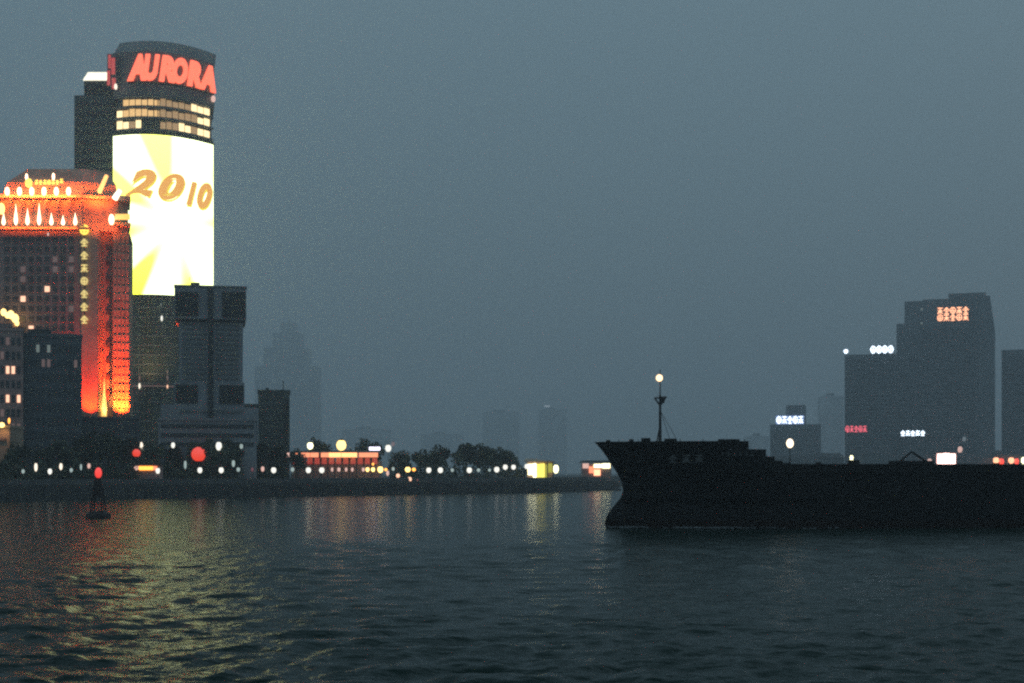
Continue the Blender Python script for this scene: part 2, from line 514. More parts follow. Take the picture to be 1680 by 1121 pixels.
# the video screen
def screen():
    n = 40
    ps = np.linspace(P0, P1 - 1.5, n)
    zb, zt_ = zt(483), zt(221)
    me = bpy.data.meshes.new("video_screen")
    vs, fs = [], []
    for p in ps:
        for off, z in ((.9, zb), (.9, zt_), (.1, zt_), (.1, zb)):
            q = fp(p, off); vs.append((q.x, q.y, z))
    for i in range(n - 1):
        a, b = i * 4, (i + 1) * 4
        for j in range(4):
            fs.append((a + j, b + j, b + (j + 1) % 4, a + (j + 1) % 4))
    fs.append((0, 1, 2, 3)); fs.append(((n - 1) * 4 + 3, (n - 1) * 4 + 2, (n - 1) * 4 + 1, (n - 1) * 4))
    me.from_pydata(vs, [], fs)
    uv = me.uv_layers.new(name="UVMap")
    for poly in me.polygons:
        for li in poly.loop_indices:
            vi = me.loops[li].vertex_index
            uv.data[li].uv = ((vi // 4) / (n - 1), (vs[vi][2] - zb) / (zt_ - zb))
    m = bpy.data.materials.new("screen picture")
    m.use_nodes = True
    N, L = m.node_tree.nodes, m.node_tree.links
    b = N["Principled BSDF"]
    b.inputs["Base Color"].default_value = (.1, .1, .1, 1)
    uvn = N.new("ShaderNodeUVMap")
    sep = N.new("ShaderNodeSeparateXYZ"); L.new(uvn.outputs[0], sep.inputs[0])
    def math_(op, a, b_=None):
        q = N.new("ShaderNodeMath"); q.operation = op
        for i, s in enumerate((a, b_)):
            if s is None: continue
            if isinstance(s, (int, float)): q.inputs[i].default_value = s
            else: L.new(s, q.inputs[i])
        return q.outputs[0]
    dx = math_('SUBTRACT', sep.outputs[0], .62)
    dy = math_('MULTIPLY', math_('SUBTRACT', sep.outputs[1], .45), 1.63)
    ang = math_('ARCTAN2', dy, dx)
    rad = math_('SQRT', math_('ADD', math_('MULTIPLY', dx, dx), math_('MULTIPLY', dy, dy)))
    nz = N.new("ShaderNodeTexNoise"); nz.noise_dimensions = '1D'; nz.inputs["Scale"].default_value = 1.3; nz.inputs["Detail"].default_value = 1
    L.new(math_('ADD', ang, 3.3), nz.inputs["W"])
    ray = math_('ADD', math_('SINE', math_('MULTIPLY', ang, 8.0)), math_('MULTIPLY', math_('SUBTRACT', nz.outputs["Fac"], .5), 2.6))
    ray = math_('MULTIPLY', math_('SUBTRACT', ray, .15), 0.95)
    ray = math_('MULTIPLY', ray, math_('MULTIPLY', math_('SUBTRACT', rad, .16), 3.0))
    cl = N.new("ShaderNodeClamp"); L.new(ray, cl.inputs[0])
    mx = N.new("ShaderNodeMixRGB"); L.new(math_('MULTIPLY', cl.outputs[0], math_('SUBTRACT', 1.0, math_('MULTIPLY', sep.outputs[1], .28))), mx.inputs[0])
    mx.inputs[1].default_value = (1.0, 1.13, .62, 1)
    mx.inputs[2].default_value = (1.0, 1.03, .045, 1)
    L.new(mx.outputs[0], b.inputs["Emission Color"])
    b.inputs["Emission Strength"].default_value = 2.7
    me.materials.append(m)
    return put("video_screen", me, tw)
scr = screen()
a = [tuple(fp(p, 1.1)) for p in np.linspace(P0, P1, 20)]; b = [tuple(fp(p, .05)) for p in np.linspace(P0, P1, 20)]
MB().prism(a + b[::-1], zt(220.9), zt(217.5)).build("screen_frame", M_DCLAD, tw)
MB().prism(a + b[::-1], zt(487), zt(483.1)).build("screen_frame", M_DCLAD, tw)

def glyph_mesh(ch, bold, shear, extr):
    cu = bpy.data.curves.new("glyph", 'FONT')
    cu.body = ch; cu.size = 1.0; cu.offset = bold; cu.shear = shear; cu.extrude = extr
    cu.resolution_u = 6
    ob = bpy.data.objects.new("glyph", cu); COL.objects.link(ob)
    bpy.context.view_layer.update()
    dg = bpy.context.evaluated_depsgraph_get()
    me = bpy.data.meshes.new_from_object(ob.evaluated_get(dg))
    bpy.data.objects.remove(ob)
    return me
def facade_glyph(ch, p0, p1, y0, y1, off, name, m, parent, bold=.03, shear=.2, thick=.3, slant=0):
    me = glyph_mesh(ch, bold, shear, .5)
    co = np.array([v.co[:] for v in me.vertices])
    mn, mxx = co.min(0), co.max(0)
    for v in me.vertices:
        u = (v.co.x - mn[0]) / (mxx[0] - mn[0]); w = (v.co.y - mn[1]) / (mxx[1] - mn[1])
        p = p0 + u * (p1 - p0)
        q = fp(p, off + (v.co.z + .5) * thick)
        z = zt(y1 + (y0 - y1) * w + slant * u)
        v.co = (q.x, q.y, z)
    me.materials.clear(); me.materials.append(m); me.name = name; me.update()
    return put(name, me, parent)
G_DIG = glow("orange screen digits", (.95, .43, .07), 1.0)
G_DIGY = glow("yellow screen digit shade", (1.0, .78, .04), 1.0)
for ch, a_, b_, y0, y1 in [("2", 207, 256, 278, 325), ("0", 259, 301, 282, 329), ("1", 303, 320, 291, 333), ("0", 320, 345, 288, 335)]:
    facade_glyph(ch, a_ + 1.5, b_ + 1.5, y0 + 2, y1 + 1, .95, "digit", G_DIGY, scr, bold=.065, shear=.35, thick=.1)
    facade_glyph(ch, a_, b_, y0, y1 - 2, 1.12, "digit", G_DIG, scr, bold=.05, shear=.35, thick=.12)
# the rooftop letters
sg = put("rooftop_sign", MB().prism([tuple(fp(p, .95)) for p in np.linspace(212, 348, 12)] + [tuple(fp(p, .65)) for p in np.linspace(348, 212, 12)], zt(137), zt(134)).mesh("sign_rail", M_POST), tw)
for ch, a_, b_ in [("A", 212, 241), ("U", 237, 262), ("R", 260, 285), ("O", 281, 305), ("R", 304, 327), ("A", 323, 349)]:
    facade_glyph(ch, a_, b_, 90, 133.5, 1.2, "letter", G_NEON, sg, bold=.07, shear=.22, thick=.7)
# corner warning lamp and side sign seen edge on
MB().ball(at(350, 162, 617), 1.0, 1.5).build("corner_lamp", G_PINK, tw)
sd = put("side_sign", MB().box(X(176, 600), X(192, 600), 600, 601, zt(140), zt(88)).mesh("side_panel", M_METAL), tw)
for k, (pa, pb, ya, yb) in enumerate([(178, 182, 90, 112), (183, 189, 95, 122), (176, 181, 116, 140), (184, 190, 128, 146)]):
    m_ = glow("side red neon", (1, .07, .05), .5) if k == 0 else bpy.data.materials["side red neon"]
    MB().prism([(X(pa, 600), 599.6), (X(pb, 600), 599.6), (X(pb, 600), 599.9), (X(pa, 600), 599.9)], zt(yb), zt(ya)).build("letter", m_, sd)
MB().ball(at(190, 142, 598), .7, 1.3).build("side_lamp", G_WARM, tw)
# left shoulder wing
wx0, wx1 = X(122, 606), X(188, 606)
wg = MB().box(wx0, wx1, 606, 650, LZ - 1, zt(150)).build("side_wing", M_GREEN, tw)
for k in range(26):
    z = zt(152) - 4 - k * 4
    MB().box(wx0 + .8, wx1 - .1, 605.65, 605.98, z, z + 1.6).build("window_band", M_DGLASS, wg)
MB().box(X(138, 612), X(184, 612), 612, 640, zt(150), Z(131, 612)).build("roof_house", M_DCLAD, tw)
q0, q1 = (X(136, 611), X(186, 611)), (X(141, 611), X(180, 611))
MB().prism([(q0[0], 611), (q0[1], 611), (q0[1], 640), (q0[0], 640)], Z(131, 611) + .02, Z(115, 611),
           top=[(q1[0], 614), (q1[1], 614), (q1[1], 638), (q1[0], 638)]).build("lit_roof", glow("lit roof lantern", (1, .93, .72), 1.6), tw)
# faint reflections in the lower glass, built as glowing balls
for p, y, g, r in [(265, 522, G_WHITE, .9), (230, 633, G_WARM, .9), (230, 620, G_WIND, .8), (274, 634, G_WIN, .6), (274, 620, G_WIND, .9), (274, 610, G_WIND, .6), (264, 500, G_WING, .6)]:
    q = fp(p, .9); MB().ball((q.x, q.y, Z(y, q.y)), r * .5, r * 1.4).build("facade_glint", g, tw)
a = [tuple(fp(p, .75)) for p in np.linspace(214, 296, 10)]; b = [tuple(fp(p, .45)) for p in np.linspace(214, 296, 10)]
MB().prism(a + b[::-1], zt(634), zt(632)).build("glow_ledge", G_WIND, tw)  # ledge glows by itself, standing in for reflected light
lamp_light("lower_glass_spot", (fp(250, 1)[0], fp(250, 1)[1] - 14, zt(640)), (fp(250)[0], fp(250)[1], zt(560)), 9000, (1, .72, .35), 90, 1, tw)  # fixtureless warm spot on the lower glass, separate from the screen's own light

# ------------------------------------------------------------------ gold crowned tower
GD = 500.0
def gx(p): return X(p, GD)
def gz(y): return Z(y, GD)
gt = thing("crowned_tower", "broad stone tower with red lit crown and yellow vertical lettering at the left edge", "tower", (gx(60), 520, LZ - 1))
gb = MB().box(gx(-3), gx(134.8), GD, 530, LZ - 1, gz(378)).build("body", M_STONE, gt)
pil1 = MB().prism([(gx(135), 498.8), (X(160, 499), 499.2), (X(160, 499), 512), (gx(135), 512)], LZ - 1, gz(378)).build("pilaster", M_PALE, gt)
MB().prism([(X(160, 499) + .02, 506), (X(186, 508), 507), (X(186, 508), 530), (X(160, 499) + .02, 530)], LZ - 1, gz(378)).build("recessed_bay", M_STONE, gt)
pil2 = MB().prism([(X(186, 504), 503.5), (X(213, 505), 505), (X(211, 530), 530), (X(186, 504), 530)], LZ - 1, gz(378)).build("pilaster", M_PALE, gt)
lj = MB()
for k in range(22):
    z = gz(684) + 1 + k * 2.9
    for t in range(4):
        xa = X(187.5 + t * 6.3, 504)
        yy = 503.5 + 1.5 * ((t * 6.3 + 2) / 26)
        lj.box(xa, xa + .95, yy - .28, yy - .12, z, z + 2.1)
lj.build("stone_panels", M_PALE, pil2, kind="stuff")
win = MB().box(-.85, .85, -.14, .0, -1.0, 1.0)
W_D, W_R, W_L, W_G = [win.mesh("window", m) for m in (M_TWIN, G_WIND, G_WIN, G_WING)]
sill = MB().box(-1.05, 1.05, -.35, 0, -1.25, -1.02).mesh("sill", M_STONE)
rg = random.Random(3)
lit = {(78, 478): W_L, (38, 495): W_L, (50, 540): W_L, (97, 445): W_R, (118, 432): W_R, (40, 448): W_R, (40, 462): W_R, (97, 432): W_R, (115, 445): W_R, (78, 382): W_L, (116, 505): W_R}
for r_ in range(19):
    y = 393 + r_ * 16.2
    for c in range(12):
        p = -28 + c * 13.2
        me = W_D
        for (lp, ly), lm in lit.items():
            if abs(lp - p) < 6.7 and abs(ly - y) < 8.2: me = lm
        if p + 7 > 134 or p < 4: continue
        w = put("window", me, gt, loc=(gx(p), GD - .02, gz(y)))
        put("sill", sill, w, loc=(gx(p), GD - .02, gz(y)))
for r_ in range(10):
    for p in (168, 178):
        w = put("window", W_D, gt, loc=(X(p, 506.5), 506.3, gz(400 + r_ * 27)))
# vertical lettering at the corner
def glyph_strokes(kind, w, h, d, seed=0):
    r = random.Random(seed); mb = MB()
    t = min(w, h) * .17
    def bar(x0, z0, x1, z1):
        a, b = Vector((x0 * w, 0, z0 * h)), Vector((x1 * w, 0, z1 * h))
        u = (b - a).normalized(); n_ = Vector((-u.z, 0, u.x)) * t * .5
        q = [a - n_, b - n_, b + n_, a + n_]
        mb.add([(v.x, -d, v.z) for v in q] + [(v.x, 0, v.z) for v in q],
               [(0, 1, 2, 3), (7, 6, 5, 4), (0, 4, 5, 1), (1, 5, 6, 2), (2, 6, 7, 3), (3, 7, 4, 0)])
    if kind == 'ring':
        pts = [(.42 * math.cos(k * math.pi / 4), .45 * math.sin(k * math.pi / 4)) for k in range(9)]
        for a, b in zip(pts, pts[1:]): bar(*a, *b)
        bar(0, -.45, 0, .3); bar(-.3, -.05, .3, -.05)
    elif kind == 'roof':
        bar(-.45, -.05, 0, .45); bar(0, .45, .45, -.05); bar(0, .3, 0, -.45); bar(-.35, -.42, .35, -.42); bar(-.25, -.1, .25, -.1)
    else:
        bar(-.42, .38, .42, .38); bar(0, .48, 0, -.45); bar(-.38, 0, .38, 0)
        bar(0, 0, -.42, -.45); bar(0, 0, .42, -.45)
        if r.random() > .5: bar(-.4, -.25, .4, -.25)
    return mb
vs_ = MB().box(gx(140.4), gx(141.4), 498.35, 498.75, gz(532), gz(370)).build("vertical_sign", M_POST, gt)
for k in range(8):
    y = 378 + k * 21.0
    kind = ('ring', 'roof', 'roof', 'star', 'ring', 'roof', 'roof', 'roof')[k]
    sz = 3.6 if k == 0 else 2.8
    g = glyph_strokes(kind, sz * .95, sz, .35, k).mesh("character", G_GOLD if k == 0 else G_GOLDP)
    put("character", g, vs_, loc=(gx(141), 498.3, gz(y)))
# crown: lower ledge, colonnade with lamps in the niches, upper ledge, sloping mansard
crown = MB().prism([(gx(-2), 499.5), (gx(134), 499.5), (X(190, 500), 503), (X(208, 505), 507), (X(206, 529), 529), (gx(-2), 529)], gz(377.8), gz(318)).build("crown", M_CROWN, gt)
MB().prism([(gx(-5), 496.6), (gx(132), 496.6), (X(150, 498), 498), (X(150, 498), 499.4), (gx(-5), 499.4)], gz(378), gz(374.5)).build("ledge", M_CROWN, gt)
MB().prism([(gx(-5), 496.8), (gx(138), 496.8), (X(190, 499), 500), (X(190, 499), 502.9), (gx(134), 499.4), (gx(-5), 499.4)], gz(327), gz(322)).build("ledge", M_CROWN, gt)
MB().prism([(X(183, 498), 499), (X(213.5, 502), 503), (X(212, 520), 520), (X(183, 498), 520)], gz(369), gz(363)).build("side_ledge", M_PALE, gt)
MB().prism([(X(186, 498), 498.5), (X(214, 502), 502.5), (X(212, 520), 520), (X(186, 498), 520)], gz(328), gz(320)).build("side_ledge", M_PALE, gt)
colm = MB().lathe(0, 0, [(.75, 0), (.75, .5), (.5, .7), (.46, 8.4), (.7, 8.8), (.75, 9.4)], 8).mesh("column", M_CROWN)
lant = MB().lathe(0, 0, [(.02, 0), (.5, .5), (.72, 1.4), (.55, 2.6), (.25, 4.2), (.04, 6.0)], 8).mesh("niche_lamp", G_LANT)
for k in range(0, 8):
    put("column", colm, gt, loc=(gx(-.5 + k * 19.7 + .6), 498.2, gz(373) ))
for k, p in enumerate((10, 30, 49, 68, 88, 107, 127)):
    o = put("niche_lamp", lant, gt, loc=(gx(p), 497.6, gz(371.5)))
    o.scale = (1, 1, (.75, 1.25, 1.0, 1.3, .75, .6, .75)[k])
ul = MB().ball((0, 0, 0), .85, 1.5, 8, 6).mesh("ledge_lamp", G_LANT)
for p in (18, 38, 58, 78, 98, 118): put("ledge_lamp", ul, gt, loc=(gx(p), 496.3, gz(317)))
man = [(gx(3), 500.2), (gx(135), 500.2), (X(186, 500), 506), (X(184, 530), 530), (gx(3), 530)]
mid_ = [(gx(9), 502), (gx(132), 502), (X(180, 500), 508), (X(178, 528), 528), (gx(9), 528)]
mant = [(gx(32), 509), (gx(125), 509), (X(158, 500), 514), (X(156, 524), 524), (gx(32), 524)]
MB().prism(man, gz(317.9), gz(296), top=mid_).build("mansard", M_CROWN, gt)
MB().prism(mid_, gz(295.9), gz(268), top=mant).build("mansard_cap", M_CROWN, gt)
for k in range(5):
    p = 5 + k * 31
    MB().tube((gx(p), 500.6, gz(318)), (gx(p + 27 - k * 8), 508.6, gz(270)), .45, .35).build("rib", M_CROWN, gt)
MB().tube((X(150, 500), 501.5, gz(318)), (X(142, 500), 510, gz(268)), .5, .35).build("rib", M_CROWN, gt)
MB().tube((X(186, 500), 506, gz(318)), (X(160, 500), 514, gz(268)), .5, .35).build("rib", M_CROWN, gt)
# yellow lettering on the mansard
em = MB().ball((gx(49), 498.9, gz(301)), 1.3, 1.7).build("crown_sign", G_GOLD, gt)
for k in range(7):
    g = glyph_strokes(('star', 'roof', 'star', 'ring', 'star', 'roof', 'star')[k], 1.35, 1.7, .3, k + 20).mesh("character", G_GOLD)
    put("character", g, em, loc=(gx(62 + k * 6.8), 498.9, gz(300 - (k == 6) * 2)))
for p, y in ((43, 290), (87, 289)):
    MB().ball((gx(p), 500.5, gz(y)), .5, 1.3).build("mansard_lamp", G_LANT, gt)
MB().tube(at(163, 315, 499), at(175, 288, 502), .9, .7).build("corner_tube_lamp", glow("amber tube", (1, .45, .12), 2.2), gt)
MB().tube(at(188, 326, 497), at(197, 312, 498), 1.1, .8).build("corner_tube_lamp", glow("white tube", (1, .85, .6), 3), gt)
MB().box(X(189, 499), X(213, 499), 498.6, 499.2, gz(361), gz(352)).build("ledge_strip_lamp", glow("amber strip", (1, .55, .1), 1.5), gt)
MB().ball(at(183, 360, 497), 1.0, 1.9).build("ledge_lamp", G_LANT, gt)
MB().ball(at(79, 384, 498), .35, .6).build("wall_lamp", G_PINK, gt)
MB().ball(at(2, 342, 495), 1.3, 2.0).build("corner_lamp", glow("amber corner lamp", (1, .5, .12), 4), gt)
RED = (1, .13, .02)
def strip_light(name, c, target, length, power, col, parent):
    l = bpy.data.lights.new(name, 'AREA')
    l.shape = 'RECTANGLE'; l.size = length; l.size_y = .5; l.energy = power; l.color = col
    o = bpy.data.objects.new(name, l); COL.objects.link(o)
    o.rotation_euler = (Vector(target) - Vector(c)).to_track_quat('-Z', 'Y').to_euler()
    o.parent = parent; o.location = Vector(c) - parent.location
xm = (gx(2) + gx(133)) / 2
strip_light("crown_strip", (xm, 494, gz(325)), (xm, 503, gz(294)), 27, 17000, RED, gt)
strip_light("niche_strip", (xm, 495.6, gz(378)), (xm, 499.5, gz(345)), 27, 3400, RED, gt)
lamp_light("crown_spot", (X(160, 496), 493, gz(334)), (X(160, 504), 504, gz(292)), 26000, RED, 120, .5, gt)
lamp_light("frieze_spot", (X(176, 496), 493, gz(384)), (X(176, 504), 502, gz(345)), 11000, RED, 125, .5, gt)
# floodlights at the foot of the pilasters
for p, y_, pw, col_, dd in ((147, 692, 75000, (1, .035, .004), 0), (200, 692, 230000, (1, .06, .006), 5), (176, 692, 20000, (1, .4, .08), 6)):
    xx = X(p, 497 + dd)
    fl_ = MB().box(xx - .6, xx + .6, 493.0 + dd, 494.0 + dd, gz(y_) - 2.5, gz(y_)).build("floodlight", M_POST, gt)
    lamp_light("flood_beam", (xx, 493.6 + dd, gz(y_) + .3), (xx, 499 + dd, gz(640)), pw, col_, 75 if p != 176 else 60, .3, gt, blend=.8)
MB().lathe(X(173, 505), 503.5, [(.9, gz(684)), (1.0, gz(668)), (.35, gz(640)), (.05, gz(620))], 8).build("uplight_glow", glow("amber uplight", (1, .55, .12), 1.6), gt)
# amber lamps on the low roof at the far left
for p, y, r in ((6, 512, 1.3), (18, 516, 1.5), (25, 522, 1.6), (28, 530, 1.0), (12, 517, 1.1)):
    MB().ball(at(p, y, 494), r * .8, r).build("terrace_lamp", G_YELL, gt)
MB().box(gx(-30), gx(33), 492, 499.9, gz(540), gz(534)).build("terrace", M_STONE, gt)

# ------------------------------------------------------------------ generic blocks
def block(name, label, cat, p0, p1, ytop, D, depth, m, roof=None):
    x0, x1 = X(p0, D), X(p1, D)
    t = thing(name, label, cat, ((x0 + x1) / 2, D + depth / 2, LZ - 1))
    z = Z(ytop, D)
    MB().box(x0, x1, D, D + depth, LZ - 1, z).build("wall", m, t)
    MB().box(x0 - .3, x1 + .3, D - .35, D + depth + .3, z + .01, z + .9).build("parapet", m if roof is None else roof, t)
    return t, x0, x1, z
def face_river(t, pc, D):
    """turn a block so that it faces the river bend the camera stands on"""
    x = X(pc, D)
    t.location.x = x
    t.rotation_euler.z = -math.atan2(x, D)
def window_grid(t, x0, x1, z0, z1, D, nx, nz, m, lit=(), frac=.6):
    dx, dz = (x1 - x0) / nx, (z1 - z0) / nz
    w, h = dx * frac / 2, dz * .52 / 2
    base = MB().box(-w, w, -.16, -.01, -h, h)
    me = {None: base.mesh("window", m)}
    for i in range(nx):
        for j in range(nz):
            g = dict(lit).get((i, j))
            if g is not None and g.name not in me: me[g.name] = base.mesh("window", g)
            put("window", me[g.name if g is not None else None], t, loc=(x0 + dx * (i + .5), D, z0 + dz * (j + .5)))

t, x0, x1, z = block("office_block", "low dark office block with two pale windows in front of the crowned tower", "building", 38, 133, 552, 445, 22, M_BLUE)
window_grid(t, x0 + 1, x1 - 1, LZ + 12, z - 1.5, 445, 10, 7,
            M_DGLASS, {(2, 6): G_WING, (4, 6): G_WING, (3, 5): G_WIND, (4, 5): G_WIND, (9, 5): G_WIND}.items())
MB().box(x0 + 2, x0 + 9, 448, 460, z + .9, z + 2.6).build("roof_house", M_ROOF, t)
face_river(t, 84.5, 456)
t, x0, x1, z = block("office_block", "very dark office block with scattered warm windows at the left frame edge", "building", -75, 36, 541, 436, 20, M_STONE)
window_grid(t, x0 + 1, x1 - .5, LZ + 10, z - 1, 436, 12, 8,
            M_DGLASS, {(8, 6): G_WIND, (9, 5): G_WIN, (10, 5): G_WIN, (9, 3): G_WIN, (11, 3): G_WIN, (10, 1): G_WIND, (8, 2): G_WIND, (9, 7): G_WIND, (11, 1): G_WIND}.items())
face_river(t, -20.5, 446)
t, x0, x1, z = block("gate_house", "small brown building with amber lamp under the dark block at the left edge", "building", -70, 16, 702, 425, 12, M_PALE)
MB().box(x0, x1 - 1, 424, 424.6, z - 3.5, z - 2.9).build("canopy", M_STONE, t)
MB().ball(at(3, 697, 423.5), .9, .8).build("wall_lamp", G_YELL, t)
MB().ball(at(15, 690, 423.5), .35, .9).build("wall_lamp", G_ORNG, t)
lamp_light("wall_spot", at(3, 700, 422), at(6, 730, 425), 500, (1, .5, .2), 120, .3, t)
# podium under the crowned tower
t, x0, x1, z = block("podium_building", "long dark podium along the foot of the crowned tower", "building", 24, 226, 687, 462, 24, M_BLUE)
for k in range(14):
    xx = x0 + (x1 - x0) * (k + .5) / 14
    MB().box(xx - 1.0, xx + 1.0, 461.8, 461.97, z - 4.2, z - 1.6).build("window", M_DGLASS, t)
face_river(t, 125, 474)
t, x0, x1, z = block("stepped_building", "grey low building with stepped roof at the foot of the square-eyed tower", "building", 262, 420, 690, 474, 22, M_GREY)
MB().box(X(268, 476), X(292, 476), 475, 488, z + .9, Z(664, 476)).build("roof_house", M_GREY, t)
MB().box(X(402, 476), X(424, 476), 475.3, 488, z + .9, Z(668, 476)).build("roof_house", M_GREY, t)
for k in range(3):
    MB().box(x0 + 1, x1 - 1, 473.75, 473.98, z - 2.4 - k * 3, z - 1.2 - k * 3).build("window_band", M_DGLASS, t)
face_river(t, 341, 485)

# square-eyed tower: top-heavy with dark louvre squares
SD = 496.0
def sx(p): return X(p, SD)
def sz(y): return Z(y, SD)
t = thing("louvred_tower", "dark grey top-heavy tower with black square openings near top and foot", "tower", (sx(345), 508.0, LZ - 1))
MB().prism([(sx(297), SD), (sx(396), SD), (sx(396), 520.0), (sx(297), 520.0)], LZ - 1, sz(528),
           top=[(sx(295), SD), (sx(398), SD), (sx(398), 520.0), (sx(295), 520.0)]).build("shaft", M_GREY, t)
hd = MB().box(sx(288), sx(403), 493.6, 522.0, sz(524), sz(472)).build("head", M_GREY, t)
ft = MB().box(sx(287), sx(400), 493.8, 522.0, LZ - 1, sz(627)).build("foot", M_GREY, t)
MB().prism([(sx(288) - .2, 493.2), (sx(403) + .2, 493.2), (sx(403) + .2, 522.2), (sx(288) - .2, 522.2)], sz(472) + .01, sz(469.5)).build("parapet", M_METAL, t)
for (pa, pb, ya, yb, par) in ((290, 326, 481, 520, hd), (364, 401, 479, 521, hd), (290, 325, 632, 661, ft), (360, 398, 632, 662, ft)):
    pn = MB().box(sx(pa), sx(pb), 493.2, 493.5, sz(yb), sz(ya)).build("louvre_opening", M_DCLAD, par)
    nl = 6
    for k in range(nl):
        zz = sz(yb) + (sz(ya) - sz(yb)) * (k + .5) / nl
        MB().box(sx(pa) + .2, sx(pb) - .2, 492.95, 493.15, zz - .25, zz + .1).build("louvre", M_DCLAD, pn)
sb = MB().box(0, sx(338) - sx(301), -.35, -.02, 0, 1.55).mesh("spandrel", M_METAL)
for k in range(12):
    for pa in (301, 354):
        o = put("spandrel", sb, t, loc=(sx(pa), SD, sz(622) + k * 1.72)); o.scale.z = .55
for pa in (344,):
    MB().box(sx(341), sx(350), 492.9, 493.19, sz(690), sz(474)).build("centre_slot", M_DCLAD, t)
MB().box(sx(313), sx(328), 500.0, 510.0, sz(469.5), sz(461)).build("roof_house", M_DCLAD, t)
MB().box(sx(329), sx(360), 501.0, 516.0, sz(469.5), sz(466)).build("roof_house", M_METAL, t)
MB().tube(at(318, 461, 502.0), at(318, 455, 502.0), .15).build("mast", M_POST, t)
MB().box(sx(296), sx(396), 493.3, 493.6, sz(676), sz(673)).build("ledge", M_METAL, t)
face_river(t, 345, 508.0)

# small green grey block
t, x0, x1, z = block("office_block", "small green grey block with a dark slot down its right side", "building", 424, 475, 643, 555, 20, M_GREEN)
MB().box(X(466, 555), X(472, 555), 554.6, 554.9, LZ, Z(655, 555)).build("slot", M_DCLAD, t)
MB().box(X(436, 555), X(441, 555), 560, 564, z + .9, Z(636, 560)).build("roof_house", M_GREEN, t)
MB().tube((X(468, 560), 560, z + .9), (X(468, 560), 560, z + 5), .2).build("mast", M_POST, t)
window_grid(t, x0 + 1, X(464, 555), LZ + 12, z - 1, 555, 5, 7, M_DGLASS)
face_river(t, 449.5, 565)
t, x0, x1, z = block("annex_building", "low green grey annex left of the small green grey block", "building", 402, 423.5, 666, 552, 18, M_GREEN)
MB().box(x0 + 1, x1 - 1, 551.7, 551.9, z - 6, z - 4).build("window_band", M_DGLASS, t)
face_river(t, 412, 561)

# ------------------------------------------------------------------ far towers in the haze
def bands(t, x0, x1, z0, z1, D, n, m=M_FARD):
    mb = MB()
    for k in range(n):
        z = z0 + (z1 - z0) * k / n
        mb.box(x0 + 1, x1 - 1, D - .5, D - .02, z, z + (z1 - z0) / n * .5)
    mb.build("window_bands", m, t, kind="stuff")
def sign(parent, p0, p1, y0, y1, D, n, m, rows=1, kinds=('ring', 'star', 'roof'), back=M_FARD, off=0.0):
    x0, x1, z0, z1 = X(p0, D), X(p1, D), Z(y1, D), Z(y0, D)
    s = MB().box(x0 - .5, x1 + .5, D - .9 - off, D - .7 - off, z0 - .4, z1 + .4).build("sign", back, parent)
    cw, ch = (x1 - x0) / n, (z1 - z0) / rows
    for r_ in range(rows):
        for k in range(n):
            g = glyph_strokes(kinds[(k + r_) % len(kinds)], cw * 1.0, ch * .98, .4, k * 3 + r_)
            put("character", g.mesh("character", m), s, loc=(x0 + cw * (k + .5), D - .95 - off, z0 + ch * (r_ + .5)))
    return s
FD = 1600.0
t, x0, x1, z = block("far_tower", "hazy flat-topped tower under four round white sign letters", "tower", 1387, 1490, 582, FD, 60, M_FAR)
bands(t, x0, x1, 20, z - 3, FD, 24)
sg4 = sign(t, 1428, 1465, 566.5, 580, FD, 4, G_BLUEW, kinds=('ring',), back=M_FAR)
MB().ball(at(1389, 575, FD), 2.6, 2.6).build("corner_lamp", G_BLUEW, t)
sign(t, 1388, 1423, 697.5, 709, FD, 5, G_REDS)
face_river(t, 1438.5, 1630)
t = thing("far_tower", "largest hazy tower with stepped shoulders and two-line salmon sign", "tower", (X(1570, 1620), 1620, LZ - 1))
BD = 1580
def bx(p): return X(p, BD)
def bz(y): return Z(y, BD)
MB().box(bx(1492), bx(1534), BD + 6, BD + 70, LZ - 1, bz(527)).build("side_wing", M_FAR, t)
MB().box(bx(1505), bx(1534), BD + 7, BD + 69, bz(527), bz(490)).build("side_wing", M_FAR, t)
MB().box(bx(1534.3), bx(1612), BD, BD + 72, LZ - 1, bz(489)).build("centre_slab", M_FAR, t)
MB().box(bx(1612.3), bx(1648), BD + 6, BD + 70, LZ - 1, bz(545)).build("side_wing", M_FAR, t)
MB().prism([(bx(1612.3), BD + 7), (bx(1648), BD + 7), (bx(1648), BD + 69), (bx(1612.3), BD + 69)], bz(545), bz(485),
           top=[(bx(1612.3), BD + 7), (bx(1640), BD + 7), (bx(1640), BD + 69), (bx(1612.3), BD + 69)]).build("side_wing", M_FAR, t)
MB().box(bx(1575), bx(1634), BD + 15, BD + 60, bz(489) + .02, bz(478)).build("roof_house", M_FAR, t)
bands(t, bx(1534.3), bx(1612), 20, bz(535), BD, 34)
sign(t, 1557, 1607, 503, 526, BD, 5, G_SIGNO, rows=2, off=.6)
for y in (505, 528): MB().ball(at(1534, y, BD - 3), 1.2, 1.6).build("corner_lamp", G_WING, t)
face_river(t, 1570, 1620)
t, x0, x1, z = block("far_tower", "hazy tower cut by the right frame edge", "tower", 1641, 1725, 574, 1640, 60, M_FAR)
bands(t, x0, x1, 20, z - 3, 1640, 24)
face_river(t, 1687.5, 1670)
t, x0, x1, z = block("far_block", "faint hazy block with a long glowing blue white sign", "building", 1264, 1346, 697, 1850, 60, M_FAR)
bands(t, x0, x1, 15, z - 2, 1850, 8)
MB().box(X(1290, 1850), X(1322, 1850), 1855, 1890, z + .9, Z(664, 1850)).build("roof_house", M_FAR, t)
sign(t, 1274, 1318, 682, 695, 1850, 5, G_BLUEW, kinds=('ring', 'star', 'roof'), back=glow("blue sign backing", (.3, .45, 1), .7))
face_river(t, 1305, 1880)
